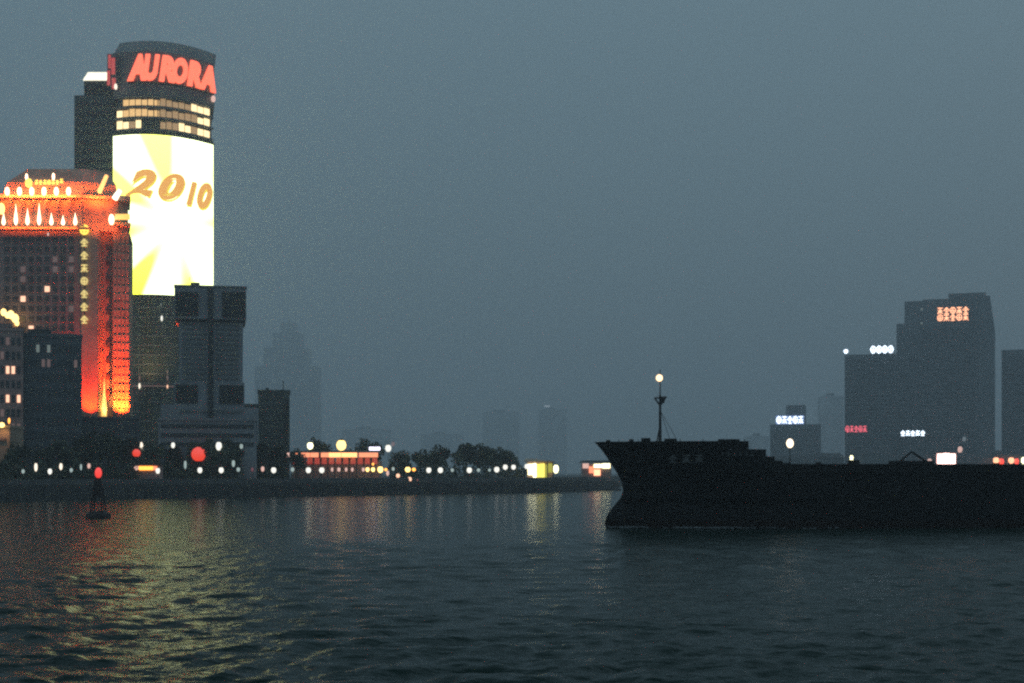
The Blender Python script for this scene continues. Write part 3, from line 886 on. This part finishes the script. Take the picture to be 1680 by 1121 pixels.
t, x0, x1, z = block("far_block", "low hazy block carrying a small broken white sign beside the largest hazy tower", "building", 1466, 1530, 718, 1240, 40, M_FAR)
sign(t, 1478, 1517, 706, 715, 1240, 5, G_BLUEW, kinds=('roof', 'star'))
face_river(t, 1498, 1260)
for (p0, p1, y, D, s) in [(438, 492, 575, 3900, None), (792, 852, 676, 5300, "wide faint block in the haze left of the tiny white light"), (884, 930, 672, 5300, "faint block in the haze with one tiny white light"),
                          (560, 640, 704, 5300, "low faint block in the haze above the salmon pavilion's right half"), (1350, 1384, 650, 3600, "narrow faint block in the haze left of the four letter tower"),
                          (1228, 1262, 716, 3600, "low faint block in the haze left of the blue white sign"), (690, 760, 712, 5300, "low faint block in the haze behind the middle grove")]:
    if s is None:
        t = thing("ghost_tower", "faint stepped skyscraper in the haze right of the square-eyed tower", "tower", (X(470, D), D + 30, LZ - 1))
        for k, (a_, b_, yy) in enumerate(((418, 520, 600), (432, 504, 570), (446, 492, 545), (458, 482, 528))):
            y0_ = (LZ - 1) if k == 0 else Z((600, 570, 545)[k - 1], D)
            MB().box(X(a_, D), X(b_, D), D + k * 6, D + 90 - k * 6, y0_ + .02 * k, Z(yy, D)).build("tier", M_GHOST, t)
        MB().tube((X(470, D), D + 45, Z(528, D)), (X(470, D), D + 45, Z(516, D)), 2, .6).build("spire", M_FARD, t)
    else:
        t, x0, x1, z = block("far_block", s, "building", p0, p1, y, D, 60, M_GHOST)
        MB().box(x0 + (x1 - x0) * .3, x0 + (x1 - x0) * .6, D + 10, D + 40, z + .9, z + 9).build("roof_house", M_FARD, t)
        if p0 == 884:
            MB().box(X(893, D), X(902, D), D - 4, D - 2, Z(667.5, D), Z(664.5, D)).build("rooftop_lamp", glow("far cool lamp", (.8, .9, 1), .9), t)
# low hazy roofs along the far bank behind the ship
rr = random.Random(8)
for k, (p, w, y) in enumerate([(1050, 60, 752), (1118, 54, 748), (1178, 50, 752), (1238, 46, 744), (1300, 60, 748), (1362, 46, 744), (1440, 60, 738), (1508, 44, 742), (1600, 60, 745), (1660, 50, 740)]):
    s = ["behind the ship's foremast", "behind the middle of the forecastle", "behind the forecastle's rear step", "just aft of the forecastle", "under the long blue white sign", "left of the pink red sign", "under the broken white sign",
         "left of the bright pink white kiosk", "right of the bright pink white kiosk", "behind the red lights at the right edge"][k]
    D = 1235 + 5 * k if p < 1400 else 1215
    t, x0, x1, z = block("shore_shed", "low dark roofed shed on the far bank " + s, "building", p - w / 2, p + w / 2, y + 8, D, 18, M_FAR)
    MB().prism([(x0 - .5, D - .5), (x1 + .5, D - .5), (x1 + .5, D + 18.5), (x0 - .5, D + 18.5)], z + .95, z + 5,
               top=[(x0 + 2, D + 8), (x1 - 2, D + 8), (x1 - 2, D + 10), (x0 + 2, D + 10)]).build("roof", M_ROOF, t)

# ------------------------------------------------------------------ lit pavilions on the shore
PD = 520.0
t = thing("long_pavilion", "long low pavilion glowing salmon red along its eaves", "pavilion", (X(550, PD), PD + 6, LZ))
MB().box(X(480, PD), X(622, PD), PD, PD + 12, LZ, Z(756, PD)).build("wall", M_STONE, t)
rf = MB().prism([(X(477, PD), PD - 2), (X(625, PD), PD - 2), (X(625, PD), PD + 14), (X(477, PD), PD + 14)], Z(744, PD), Z(739, PD),
           top=[(X(484, PD), PD + 3), (X(618, PD), PD + 3), (X(618, PD), PD + 9), (X(484, PD), PD + 9)]).build("roof", M_ROOF, t)
G_EAVE = glow("salmon eave lamp", (1, .30, .14), 1.5); G_EAVE2 = glow("amber eave lamp", (1, .42, .15), 2.6); G_EAVED = glow("dark red eave lamp", (.8, .04, .02), .45)
for (a_, b_, g) in [(466, 478, G_PINK), (479, 490, G_EAVE), (496, 524, G_EAVE), (528, 541, G_EAVE), (541.3, 587, G_EAVE2), (590, 621, G_EAVE)]:
    MB().box(X(a_, PD), X(b_, PD), PD - 2.6, PD - 2.1, Z(750, PD), Z(742.5, PD)).build("eave_panel", g, t)
for k in range(12):
    a_ = 481 + k * 11.8
    MB().box(X(a_, PD), X(a_ + 8, PD), PD - .3, PD - .02, Z(761, PD), Z(751, PD)).build("window", G_EAVED, t)
    MB().tube((X(a_ - 1.5, PD), PD - 1.9, LZ), (X(a_ - 1.5, PD), PD - 1.9, Z(744, PD)), .2).build("post", M_POST, t)
MB().box(X(606, PD), X(624, PD), PD - 1, PD - .5, Z(738.5, PD) , Z(733, PD)).build("roof_sign", glow("violet white sign", (.85, .8, 1), 3), t)
t = thing("terminal_building", "small ferry building glowing bright yellow at the end of the grove", "building", (X(887, 584), 589, LZ))
TD = 584.0
MB().box(X(865, TD), X(908, TD), TD, TD + 10, LZ - 1, Z(757, TD)).build("wall", M_STONE, t)
MB().prism([(X(860, TD), TD - 2), (X(911, TD), TD - 2), (X(911, TD), TD + 12), (X(860, TD), TD + 12)], Z(757, TD) + .02, Z(752, TD),
           top=[(X(862, TD), TD + 3), (X(876, TD), TD + 3), (X(876, TD), TD + 8), (X(862, TD), TD + 8)]).build("roof", M_PALE, t)
G_PW = glow("pale yellow panel", (1, .95, .55), 3.5)
for (a_, b_, ya, yb, g) in [(866, 874, 761, 779, G_PW), (874.3, 880, 760, 785, G_PW), (880.3, 886, 761, 783, G_BLOCK), (886.3, 893.5, 760, 786, G_BLOCK), (894, 898, 762, 784, glow("dim yellow panel", (.8, .75, .05), .55))]:
    MB().box(X(a_, TD), X(b_, TD), TD - 1.6, TD - 1.3, Z(yb, TD), Z(ya, TD)).build("lit_panel", g, t)
MB().ball(at(864, 765, TD - 2), .9, 1.1).build("wall_lamp", G_WHITE, t)
MB().box(X(898.3, TD), X(906, TD), TD - 1.5, TD - 1.3, Z(775, TD), Z(760, TD)).build("lit_panel", bpy.data.materials["dim yellow panel"], t)
for a_ in (864, 898, 907):
    MB().tube((X(a_, TD), TD - 1.8, LZ - 1), (X(a_, TD), TD - 1.8, Z(757, TD)), .22).build("post", M_POST, t)
JD = 652.0
t = thing("jetty_pavilion", "small brightly lit jetty pavilion left of the ship's bow", "pavilion", (X(978, JD), JD + 4, 3))
MB().box(X(955, JD), X(1003, JD), JD + 1, JD + 8, LZ - 1, Z(760, JD)).build("wall", M_STONE, t)
MB().prism([(X(950, JD), JD - 1), (X(1006, JD), JD - 1), (X(1006, JD), JD + 9), (X(950, JD), JD + 9)], Z(759, JD), Z(755, JD),
           top=[(X(956, JD), JD + 2), (X(1000, JD), JD + 2), (X(1000, JD), JD + 6), (X(956, JD), JD + 6)]).build("roof", M_ROOF, t)
for (a_, b_, ya, yb, g) in [(956, 966, 760, 768, G_PINK), (966.5, 974, 765, 776, G_EAVE), (974.5, 988, 761, 767, G_PW), (988.5, 1001, 760, 768, G_PW), (974.5, 985, 770, 780, G_SIGNO)]:
    MB().box(X(a_, JD), X(b_, JD), JD + .4, JD + .7, Z(yb, JD), Z(ya, JD)).build("lit_panel", g, t)
t = thing("kiosk", "small kiosk with glowing orange counter under the smaller red globe", "kiosk", (X(240, 445), 447, LZ))
MB().box(X(216, 447), X(262, 447), 447, 451, LZ, Z(763, 447)).build("wall", M_STONE, t)
MB().box(X(214, 447), X(264, 447), 445, 452, Z(763, 447) + .01, Z(760.5, 447)).build("roof", M_ROOF, t)
for (a_, b_, g) in [(219, 226, G_PINK), (227, 238, G_ORNG), (238.5, 250, G_ORNG), (250.5, 257, G_EAVE)]:
    MB().box(X(a_, 446), X(b_, 446), 446.6, 446.9, Z(771, 446), Z(764.5, 446)).build("counter_light", g, t)
t = thing("kiosk", "bright pink white glowing kiosk rising above the ship's deck at the right", "kiosk", (X(1552, 1210), 1214, LZ))
MB().box(X(1536, 1210), X(1569, 1210), 1210, 1220, LZ - 1, Z(743, 1210)).build("wall", M_STONE, t)
MB().box(X(1535, 1210), X(1570, 1210), 1208, 1221, Z(743, 1210) + .02, Z(741, 1210)).build("roof", M_ROOF, t)
G_PKW = glow("pink white panel", (1, .62, .55), 4.5)
for k in range(3):
    MB().box(X(1537.5 + k * 10.3, 1209), X(1547.2 + k * 10.3, 1209), 1209, 1209.4, Z((762, 768, 765)[k], 1209), Z((744, 742.5, 744)[k], 1209)).build("lit_panel", G_PKW, t)

# ------------------------------------------------------------------ promenade lamps
def lamp_meshes(h, r, rz, g):
    post = MB().lathe(0, 0, [(.16, 0), (.16, .4), (.07, .6), (.055, h - rz)], 7).mesh("post", M_POST)
    head = MB().ball((0, 0, h), r, rz, 8, 6).mesh("lamp_head", g)
    return post, head
def street_lamp(px, py, D, r, rz, g, label, group, base=LZ, arm=False):
    h = Z(py, D) - base
    t = thing("street_lamp", label, "lamp", (X(px, D), D, base), group)
    post, head = lamp_meshes(h, r, rz, g)
    put("post", post, t, loc=t.location); put("lamp_head", head, t, loc=t.location)
    cap = MB().lathe(0, 0, [(r * .6, h + rz * .85), (r * .2, h + rz * 1.15)], 8).mesh("cap", M_POST)
    put("cap", cap, t, loc=t.location)
PG = "white globe lamps along the promenade"; RG = "tall street lamps behind the promenade"
def pr(px, py, r, rz, g, label, group=PG, dd=None):
    D = bank_d(px) + (7 if dd is None else dd)
    k = D / F
    street_lamp(px, py, D, r * k * .9, rz * k * .92, g, label, group)
pr(38, 773, 3.0, 4, G_DIM, "dim grey promenade lamp, farthest left of the row")
pr(59, 766, 3, 8, G_WARM, "tall narrow bright promenade lamp below the big white street lamp")
pr(82, 773, 4, 5.5, G_WHITE, "bright round promenade lamp, third from the left edge")
pr(100, 765, 3, 6.5, G_WARM, "slim warm promenade lamp right of the third bright one")
pr(117, 771, 3, 4, G_DIM, "dim grey promenade lamp midway between the big street lamp and the buoy")
pr(133, 766, 2, 6, G_DIM, "dull slim promenade lamp left of the buoy light")
pr(146, 764, 3, 5, G_PINK, "pinkish promenade lamp just left of the buoy light")
pr(259, 772, 4, 5.5, G_WHITE, "bright promenade lamp at the right end of the orange kiosk")
pr(304, 762, 2.4, 8, G_DIM, "dull slim post lamp left of the large red globe")
pr(328, 771, 4.4, 5.5, G_WHITE, "bright promenade lamp directly below the large red globe")
pr(363, 771, 4.6, 5.5, G_WHITE, "bright promenade lamp right of the large red globe")
pr(383, 760, 3, 6.5, G_DIM, "grey teardrop lamp above the promenade row under the square-eyed tower")
pr(391, 770, 3.4, 4.2, G_DIM, "dim round promenade lamp under the square-eyed tower's right side")
pr(414, 770, 2.4, 4, glow("dim red lamp", (.6, .12, .15), .25), "very dim reddish promenade lamp under the green grey block")
pr(431, 769, 3.2, 5, G_PINK, "pinkish promenade lamp under the green grey block")
pr(449, 771, 4.8, 5.5, G_WHITE, "bright promenade lamp left of the salmon pavilion")
pr(480, 770, 3.4, 4.2, G_DIM, "dim promenade lamp at the salmon pavilion's left end")
pr(506, 771, 4.8, 5.5, G_WHITE, "bright promenade lamp before the pavilion, left one of two")
pr(528, 771, 4.8, 5.5, G_WHITE, "bright promenade lamp before the pavilion, right one of two")
for p, s in ((545, "first"), (556, "second"), (568, "third"), (578, "fourth")):
    pr(p, 770, 2.9 if p == 556 else 2.3, 4, G_PINK, s + " of four small pinkish lamps under the pavilion's middle", "small pinkish lamps under the pavilion")
pr(596, 770, 2.6, 4, G_PINK, "small pinkish lamp before the yellow cluster")
for p, y, r, s in ((603, 770, 3.6, "left"), (612, 770, 3.6, "middle"), (624, 770, 5.2, "right and largest")):
    pr(p, y, r, r * 1.15, G_YELL, "yellow lamp, " + s + " of the cluster under the pavilion's right end", "yellow lamps under the pavilion")
pr(612, 761, 2, 2.4, G_ORNG, "small amber lamp above the yellow cluster")
pr(633, 770, 2.6, 2.6, G_ORNG, "small orange lamp right of the yellow cluster", dd=6)
pr(636, 776, 2.6, 5, G_PINK, "pinkish lamp hanging low right of the yellow cluster", dd=5)
pr(645, 769, 2.8, 3.6, G_DIM, "dim lamp between the yellow cluster and the sodium lamp")
pr(653, 780, 3.6, 4, G_WIN, "low warm lamp near the water left of the sodium lamp", dd=4)
pr(669, 770, 5, 5, G_YELL, "bright sodium lamp left of the middle grove")
pr(679, 770, 3.4, 3.2, G_ORNG, "orange lamp touching the bright sodium lamp's right side")
pr(672, 786, 4, 4.6, G_WIN, "low pinkish lamp near the water below the sodium lamp", dd=4)
pr(684, 787, 2.4, 3, glow("dim rose lamp", (1, .2, .15), .3), "dim rose lamp lowest beside the sodium lamp", dd=4)
for p, y, r, g, s in ((703.5, 771, 4.6, G_WHITE, "bright promenade lamp under the grove's left end, first of a pair"), (722.5, 771, 4.8, G_WHITE, "bright promenade lamp under the grove's left end, second of a pair"), (742, 771, 3, G_DIM, "dim promenade lamp under the grove's middle"),
                      (770, 771, 4.8, G_WHITE, "lone bright promenade lamp under the tallest grove crown"), (785, 771, 3, G_DIM, "dim promenade lamp right of the lone bright one"), (803, 771, 2.6, G_DIM, "dimmest promenade lamp under the grove's right half"),
                      (815, 770, 4.8, G_WHITE, "first of three bright lamps climbing towards the yellow ferry building"), (829, 766, 4.4, G_WHITE, "second of three bright lamps climbing towards the yellow ferry building"), (842.5, 766, 4.2, G_WHITE, "third of three bright lamps climbing towards the yellow ferry building")):
    pr(p, y, r, r * 1.12, g, s)
pr(912, 769, 5, 8, G_PW, "bright cream lamp just right of the yellow ferry building", dd=8)
# tall street lamps
for p, y, r, rz, g, s in ((63, 714.5, 7, 10.5, G_WARM, "largest white street lamp, above the far left trees"), (177, 730, 3.2, 5.5, G_WHITE, "small white street lamp under the orange floodlit corner"),
                          (231, 731, 3.8, 7, G_WARM, "warm street lamp beside the smaller red globe"), (284, 730, 3.2, 5, G_WHITE, "small white street lamp left of the large red globe"), (359, 731.5, 5, 7.5, G_WHITE, "bright street lamp right of the large red globe"),
                          (396, 732, 2.8, 4.2, G_DIM, "dim street lamp before the trees under the square-eyed tower"), (509, 731, 5, 6, G_PW, "cream lamp rising over the salmon pavilion's left half"), (560, 730, 8, 9, G_YELL, "big yellow lamp rising over the salmon pavilion's middle"),
                          (637, 735, 5, 6.2, G_WHITE, "bright lamp right of the salmon pavilion's white sign"), (645, 728, 3, 4, glow("dim mauve lamp", (.6, .4, .45), .22), "dim mauve lamp above and right of the pavilion's white sign")):
    D = 457 if p < 300 else bank_d(p) + 20
    if p == 359 or p == 396: D = bank_d(p) + 9
    street_lamp(p, y, D, r * D / F, rz * D / F, g, s, RG)
# red globes
for p, y, r, D, s in ((224, 743, 6.5, 452, "smaller red glowing globe on a post above the orange kiosk"), (326, 745, 12, 466, "large red glowing globe on a post behind the promenade")):
    t = thing("globe_lantern", s, "lantern", (X(p, D), D, LZ))
    k = D / F
    MB().ball(at(p, y, D), r * k, r * k, 18, 12).build("globe", glow("red globe", (1, .055, .018), .95), t)
    MB().lathe(X(p, D), D, [(.4, LZ), (.25, LZ + .6), (.18, Z(y + r, D))], 8).build("post", M_POST, t)
    MB().lathe(X(p, D), D, [(.9, Z(y + r, D) - .2), (1.0, Z(y + r, D) + .15)], 12).build("collar", M_POST, t)
# lamps on the far bank seen over the ship
for p, y, r, rz, g, s in ((1397, 751, 3, 5, G_PW, "pale lamp over the ship's deck below the pink red sign"), (1575, 737, 4, 5.5, G_PINK, "warm lamp just right of the pink white kiosk"), (1525, 756, 3.6, 4.5, G_PINK, "small pinkish lamp left of the pink white kiosk"), (1582, 720, 3, 4.5, glow("dim grey blue lamp", (.5, .6, .65), .25), "dim grey lamp highest right of the pink white kiosk"),
                          (1634, 755, 5, 5.5, G_SIGNO, "first salmon lamp of the row at the right edge"), (1643, 757, 4.2, 6, G_RED, "first red lamp of the row at the right edge"), (1659, 755, 5, 5.5, G_SIGNO, "second salmon lamp of the row at the right edge"), (1668, 757, 3.6, 6, G_RED, "second red lamp of the row at the right edge"), (1679, 755, 4, 6, G_PW, "cream lamp cut by the right frame edge")):
    D = 1206
    street_lamp(p, y, D, r * D / F, rz * D / F, g, s, "lamps on the far bank beyond the ship")

# ------------------------------------------------------------------ buoy
BD_ = 249.0
bq = thing("channel_buoy", "dark channel buoy with red light floating on the river at the left", "buoy", (X(161, BD_), BD_, 0))
kx = X(161, BD_)
MB().lathe(kx, BD_, [(1.5, -.5), (2.05, -.2), (2.15, .35), (2.0, .85), (1.2, 1.25), (.3, 1.35)], 20).build("float", M_BUOY, bq)
zt0 = Z(786, BD_)
for sx_, sy_ in ((-1, -1), (1, -1), (1, 1), (-1, 1)):
    MB().tube((kx + sx_ * 1.05, BD_ + sy_ * 1.05, 1.0), (kx + sx_ * .6, BD_ + sy_ * .6, Z(800, BD_)), .16, .14).build("leg", M_BUOY, bq)
for za in (2.4, 3.8):
    f_ = 1.05 - .45 * (za - 1) / 4.3
    for s1, s2 in (((-1, -1), (1, -1)), ((1, -1), (1, 1)), ((1, 1), (-1, 1)), ((-1, 1), (-1, -1))):
        MB().tube((kx + s1[0] * f_, BD_ + s1[1] * f_, za), (kx + s2[0] * f_, BD_ + s2[1] * f_, za), .07).build("brace", M_BUOY, bq)
dm = MB().prism([(kx - .72, BD_ - .72), (kx + .72, BD_ - .72), (kx + .72, BD_ + .72), (kx - .72, BD_ + .72)], Z(816, BD_), zt0,
           top=[(kx - .5, BD_ - .5), (kx + .5, BD_ - .5), (kx + .5, BD_ + .5), (kx - .5, BD_ + .5)]).build("daymark", M_BUOY, bq)
MB().lathe(kx, BD_, [(.5, zt0), (.5, zt0 + .2), (.3, zt0 + .25)], 10).build("lamp_base", M_BUOY, bq)
MB().ball((kx + .05, BD_, Z(775.5, BD_)), .62, .95, 12, 8).build("red_lamp", glow("buoy red lamp", (1, .05, .03), 1.1), bq)

# ------------------------------------------------------------------ ship
SX0, SY0 = X(975, 207), 207.0
ang = math.radians(7.2)      # stern turned away from the camera
ship = thing("cargo_ship", "long black cargo ship with raised bow and mast lamp on the right", "ship", (SX0, SY0, 0))
ca, sa = math.cos(ang), math.sin(ang)
def sp(a, b, z):             # a metres aft of the bow tip, b metres to port (towards the camera is negative)
    return (SX0 + a * ca - b * sa, SY0 + a * sa + b * ca, z)
ZL = [-1.2, -.3, .5, 1.2, 2.0, 2.8, 3.6, 4.3, 5.3, 6.6, 8.0, 8.6, 10.4, 11.5, 12.45]
X0 = [3.0, 2.0, 1.5, 1.65, 2.0, 2.6, 3.3, 3.9, 4.25, 4.1, 3.3, 2.9, 1.75, .9, 0.0]
B, LS = 17.0, 128.0
FC = 20.6                    # length of the forecastle
def half(a, j):
    z = ZL[j]; d = a - X0[j]
    if d <= 0: return 0.0
    Le = 26 - 1.0 * z if z > 4 else 30
    full = B / 2 * min(1, (d / Le)) ** .62
    if z < 4.3 and a < 9:      # bulb
        full = max(min(1.5, .95 * math.sqrt(d)) * max(0.25, 1 - abs(z - 1.2) / 4), B / 2 * min(1, max(0, a - 5.0) / 26) ** .8)
    if a > LS - 14:
        e = (LS - a) / 14
        full *= max(.0, min(1, e)) ** .5 * (.55 + .45 * min(1, max(0, z) / 6)) + .0
    return full
st = sorted(set([0, .3, .6, .9, 1.3, 1.8, 2.3, 2.8, 3.4, 4.0, 4.6, 5.3, 6.2, 7.5, 9, 11, 13.5, 16, 18.5, FC, FC + .05, 24, 28, 33, 40, 50, 62, 75, 88, 100, 110, LS - 14, 118, 121, 124, 126, 127.3, LS]))
def hull(z_lo, z_hi, stations, name, m):
    js = [j for j in range(len(ZL)) if z_lo - 1e-6 <= ZL[j] <= z_hi + 1e-6]
    mb = MB()
    rows = []
    for side in (-1, 1):
        for j in js:
            row = []
            for a in stations:
                aa = max(a, X0[j])
                row.append(sp(aa, side * half(aa, j), ZL[j]))
            rows.append(row)
    n = len(stations)
    vs = [p for r in rows for p in r]
    fs = []
    nj = len(js)
    for s in range(2):
        for j in range(nj - 1):
            for i in range(n - 1):
                a = (s * nj + j) * n + i
                f = (a, a + 1, a + 1 + n, a + n)
                fs.append(f if s == 0 else f[::-1])
    for i in range(n - 1):       # deck and bottom
        a = (nj - 1) * n + i; b = (2 * nj - 1) * n + i
        fs.append((a, a + 1, b + 1, b))
        a = i; b = nj * n + i
        fs.append((b, b + 1, a + 1, a))
    for j in range(nj - 1):      # end cap
        a = j * n + n - 1; b = (nj + j) * n + n - 1
        fs.append((a, b, b + n, a + n))
    return mb.add(vs, fs).build(name, m, ship)
hull(-1.2, 1.2, st, "boot_top", M_RUST)
hull(1.2, 8.6, st, "hull", M_HULL)
fcs = [a for a in st if a <= FC + .01]
hull(8.6, 12.45, fcs, "forecastle", M_HULL)
for s in (-1, 1):
    mb = MB().add([sp(FC, s * 8.3, 8.55), sp(FC + 2.6, s * 8.3, 8.55), sp(FC + 2.6, s * 8.3, 11.3), sp(FC, s * 8.3, 11.3),
            sp(FC, s * 8.1, 8.55), sp(FC + 2.6, s * 8.1, 8.55), sp(FC + 2.6, s * 8.1, 11.3), sp(FC, s * 8.1, 11.3)],
           [(0, 1, 2, 3), (7, 6, 5, 4), (3, 2, 6, 7), (1, 5, 6, 2), (0, 3, 7, 4), (0, 4, 5, 1)])
    mb.build("break_bulwark", M_HULL, ship)
def sbox(a0, a1, b0, b1, z0, z1, name, m, par=None):
    vs = [sp(a, b, z) for z in (z0, z1) for a, b in ((a0, b0), (a1, b0), (a1, b1), (a0, b1))]
    return MB().add(vs, [(3, 2, 1, 0), (4, 5, 6, 7), (0, 1, 5, 4), (1, 2, 6, 5), (2, 3, 7, 6), (3, 0, 4, 7)]).build(name, m, par or ship)
for k in range(7):
    a0 = 27 + k * 11.4
    hc = sbox(a0, a0 + 9.6, -5.8, 5.8, 8.6, 9.0, "hatch_coaming", M_DECK)
    sbox(a0 - .1, a0 + 9.7, -5.9, 5.9, 9.0, 9.25, "hatch_cover", M_DECK, hc)
for a, h, w in ((23.6, 11.1, 1.2), (24.8, 10.5, 1.2), (26.4, 10.2, .8), (31.2, 10.3, .5), (36, 10.6, 1.4), (58, 10.2, .6)):
    sbox(a, a + w, -7.2, -6.2, 8.55, h - .8, "deck_vent", M_DECK)
sbox(42.2, 48.5, -7.6, -6.0, 8.6, 9.7, "deck_gear", M_DECK)
MB().tube(sp(43.6, -6.8, 9.6), sp(45.4, -6.8, 11.0), .15).tube(sp(45.4, -6.8, 11.0), sp(47.6, -6.8, 9.6), .15).build("crane_arm", M_DECK, ship)
# fittings on the forecastle
for a, b_, z_, w in ((1.8, 0, 12.75, .5), (4.6, -3.0, 12.8, .5), (6.6, -2, 13.0, 1.2), (9.8, -3, 12.9, 1.6), (17.2, -5, 12.8, 3.0)):
    sbox(a, a + w, b_ - .4, b_ + .4, 12.42, z_, "deck_fitting", M_DECK)
for a in (3, 5.5, 8, 11, 14, 17, 20):
    MB().tube(sp(a, -half(a, len(ZL) - 1) + .15, 12.4), sp(a, -half(a, len(ZL) - 1) + .15, 12.75), .05).build("rail_post", M_DECK, ship)
# foremast with lamp and crosstree
MD = SY0 + 9.6 * sa
ma = 9.75
mp_ = sp(ma, 0, 0)
md = mp_[1]
mx_ = X(1083, md)
fm = MB().tube((mx_, md, 12.4), (mx_, md, Z(648, md)), .24, .15, 8).tube((mx_, md, Z(648, md)), (mx_, md, Z(606, md)), .10, .06, 6).build("foremast", M_POST, ship)
MB().tube((mx_ - .85, md, Z(653, md)), (mx_ + .95, md, Z(651, md)), .13).build("crosstree", M_POST, fm)
MB().tube((mx_ - .8, md, Z(653, md)), (mx_, md, Z(665, md)), .12).build("strut", M_POST, fm)
MB().tube((mx_ + .85, md, Z(651, md)), (mx_, md, Z(665, md)), .16).build("strut", M_POST, fm)
MB().lathe(mx_ + .35, md, [(.3, Z(661, md)), (.36, Z(652, md))], 8).build("searchlight", M_POST, fm)
for s in (-1, 1):
    MB().tube((mx_, md, Z(672, md)), sp(ma + 2.2, s * 2.2, 12.4), .035).build("stay", M_POST, fm)
MB().tube((mx_ - .5, md, 12.4), (mx_ - .08, md, Z(700, md)), .12, .08).build("strut", M_POST, fm)
MB().ball((mx_ - .15, md - .3, Z(620, md)), .50, .52, 12, 8).build("mast_lamp", glow("mast lamp", (1, .66, .36), 2.4), fm)
lx = 28.8
lq = sp(lx, -6.9, 0)
lm = MB().tube((X(1296, lq[1]), lq[1], 8.6), (X(1296, lq[1]), lq[1], Z(732, lq[1])), .09, .06).build("deck_lamp_post", M_POST, ship)
MB().ball((X(1296, lq[1]), lq[1], Z(727, lq[1])), .52, .66, 12, 8).build("deck_lamp", glow("deck lamp", (1, .78, .55), 2.6), lm)
# name on the bow, worn marks, draught marks
jm = ZL.index(10.4)
for k in range(3):
    a = 10.2 + k * 1.75
    g = glyph_strokes(('roof', 'star', 'star')[k], 1.15, 1.2, .05, k).mesh("name_character", M_MARK)
    q = sp(a, -half(a, jm) - .32, 9.95)
    o = put("name_character", g, ship, loc=q)
    slope = math.atan2(half(a + .5, jm) - half(a - .5, jm), 1.0)
    o.rotation_euler.z = ang - slope
for k in range(6):
    a = 16.8 + k * .85
    g = glyph_strokes('star', .4, .5, .04, k + 9).mesh("name_character", M_MARK)
    o = put("name_character", g, ship, loc=sp(a, -half(a, jm) - .2, 10.6)); o.rotation_euler.z = ang
an = MB().tube(sp(7.2, -half(7.2, jm) - .1, 8.6), sp(7.4, -half(7.4, 9) - .45, 6.6), .16).tube(sp(6.7, -half(7.2, 9) - .45, 7.0), sp(8.2, -half(8.0, 9) - .45, 7.0), .15)
an.build("anchor", M_DECK, ship)
rub = MB()
for k in range(len(st) - 1):
    a, b_ = st[k], st[k + 1]
    if a < 22 or b_ > 112: continue
    rub.tube(sp(a, -half(a, ZL.index(8.0)) - .08, 8.1), sp(b_, -half(b_, ZL.index(8.0)) - .08, 8.1), .14)
rub.build("rubbing_strake", M_DECK, ship)
dh = sbox(108, 122, -6.5, 6.5, 8.6, 16, "deckhouse", M_METAL)
sbox(109, 117, -5.5, 5.5, 16, 21, "bridge", M_METAL, dh)
# wash along the bow
fr = random.Random(2)
fm_ = MB()
for k in range(300):
    a = fr.choice((fr.gauss(4.5, 1.6), fr.gauss(13, 1.5), fr.gauss(17.5, 2.0), fr.uniform(2, 34)))
    if a < 1.8: continue
    off = half(a, ZL.index(.5)) + .15 + abs(fr.gauss(0, .8))
    c = Vector(sp(a, -off, fr.uniform(.02, .22)))
    s = fr.uniform(.04, .16)
    fm_.add([c + Vector((-s * 1.9, -s, 0)), c + Vector((s * 1.6, -s * .8, .02)), c + Vector((s, s, .05)), c + Vector((-s, s * .9, .03))], [(0, 1, 2, 3)])
o = fm_.build("foam", M_FOAM); o["kind"] = "stuff"; o["label"] = "thin broken foam along the ship's bow waterline"; o["category"] = "foam"
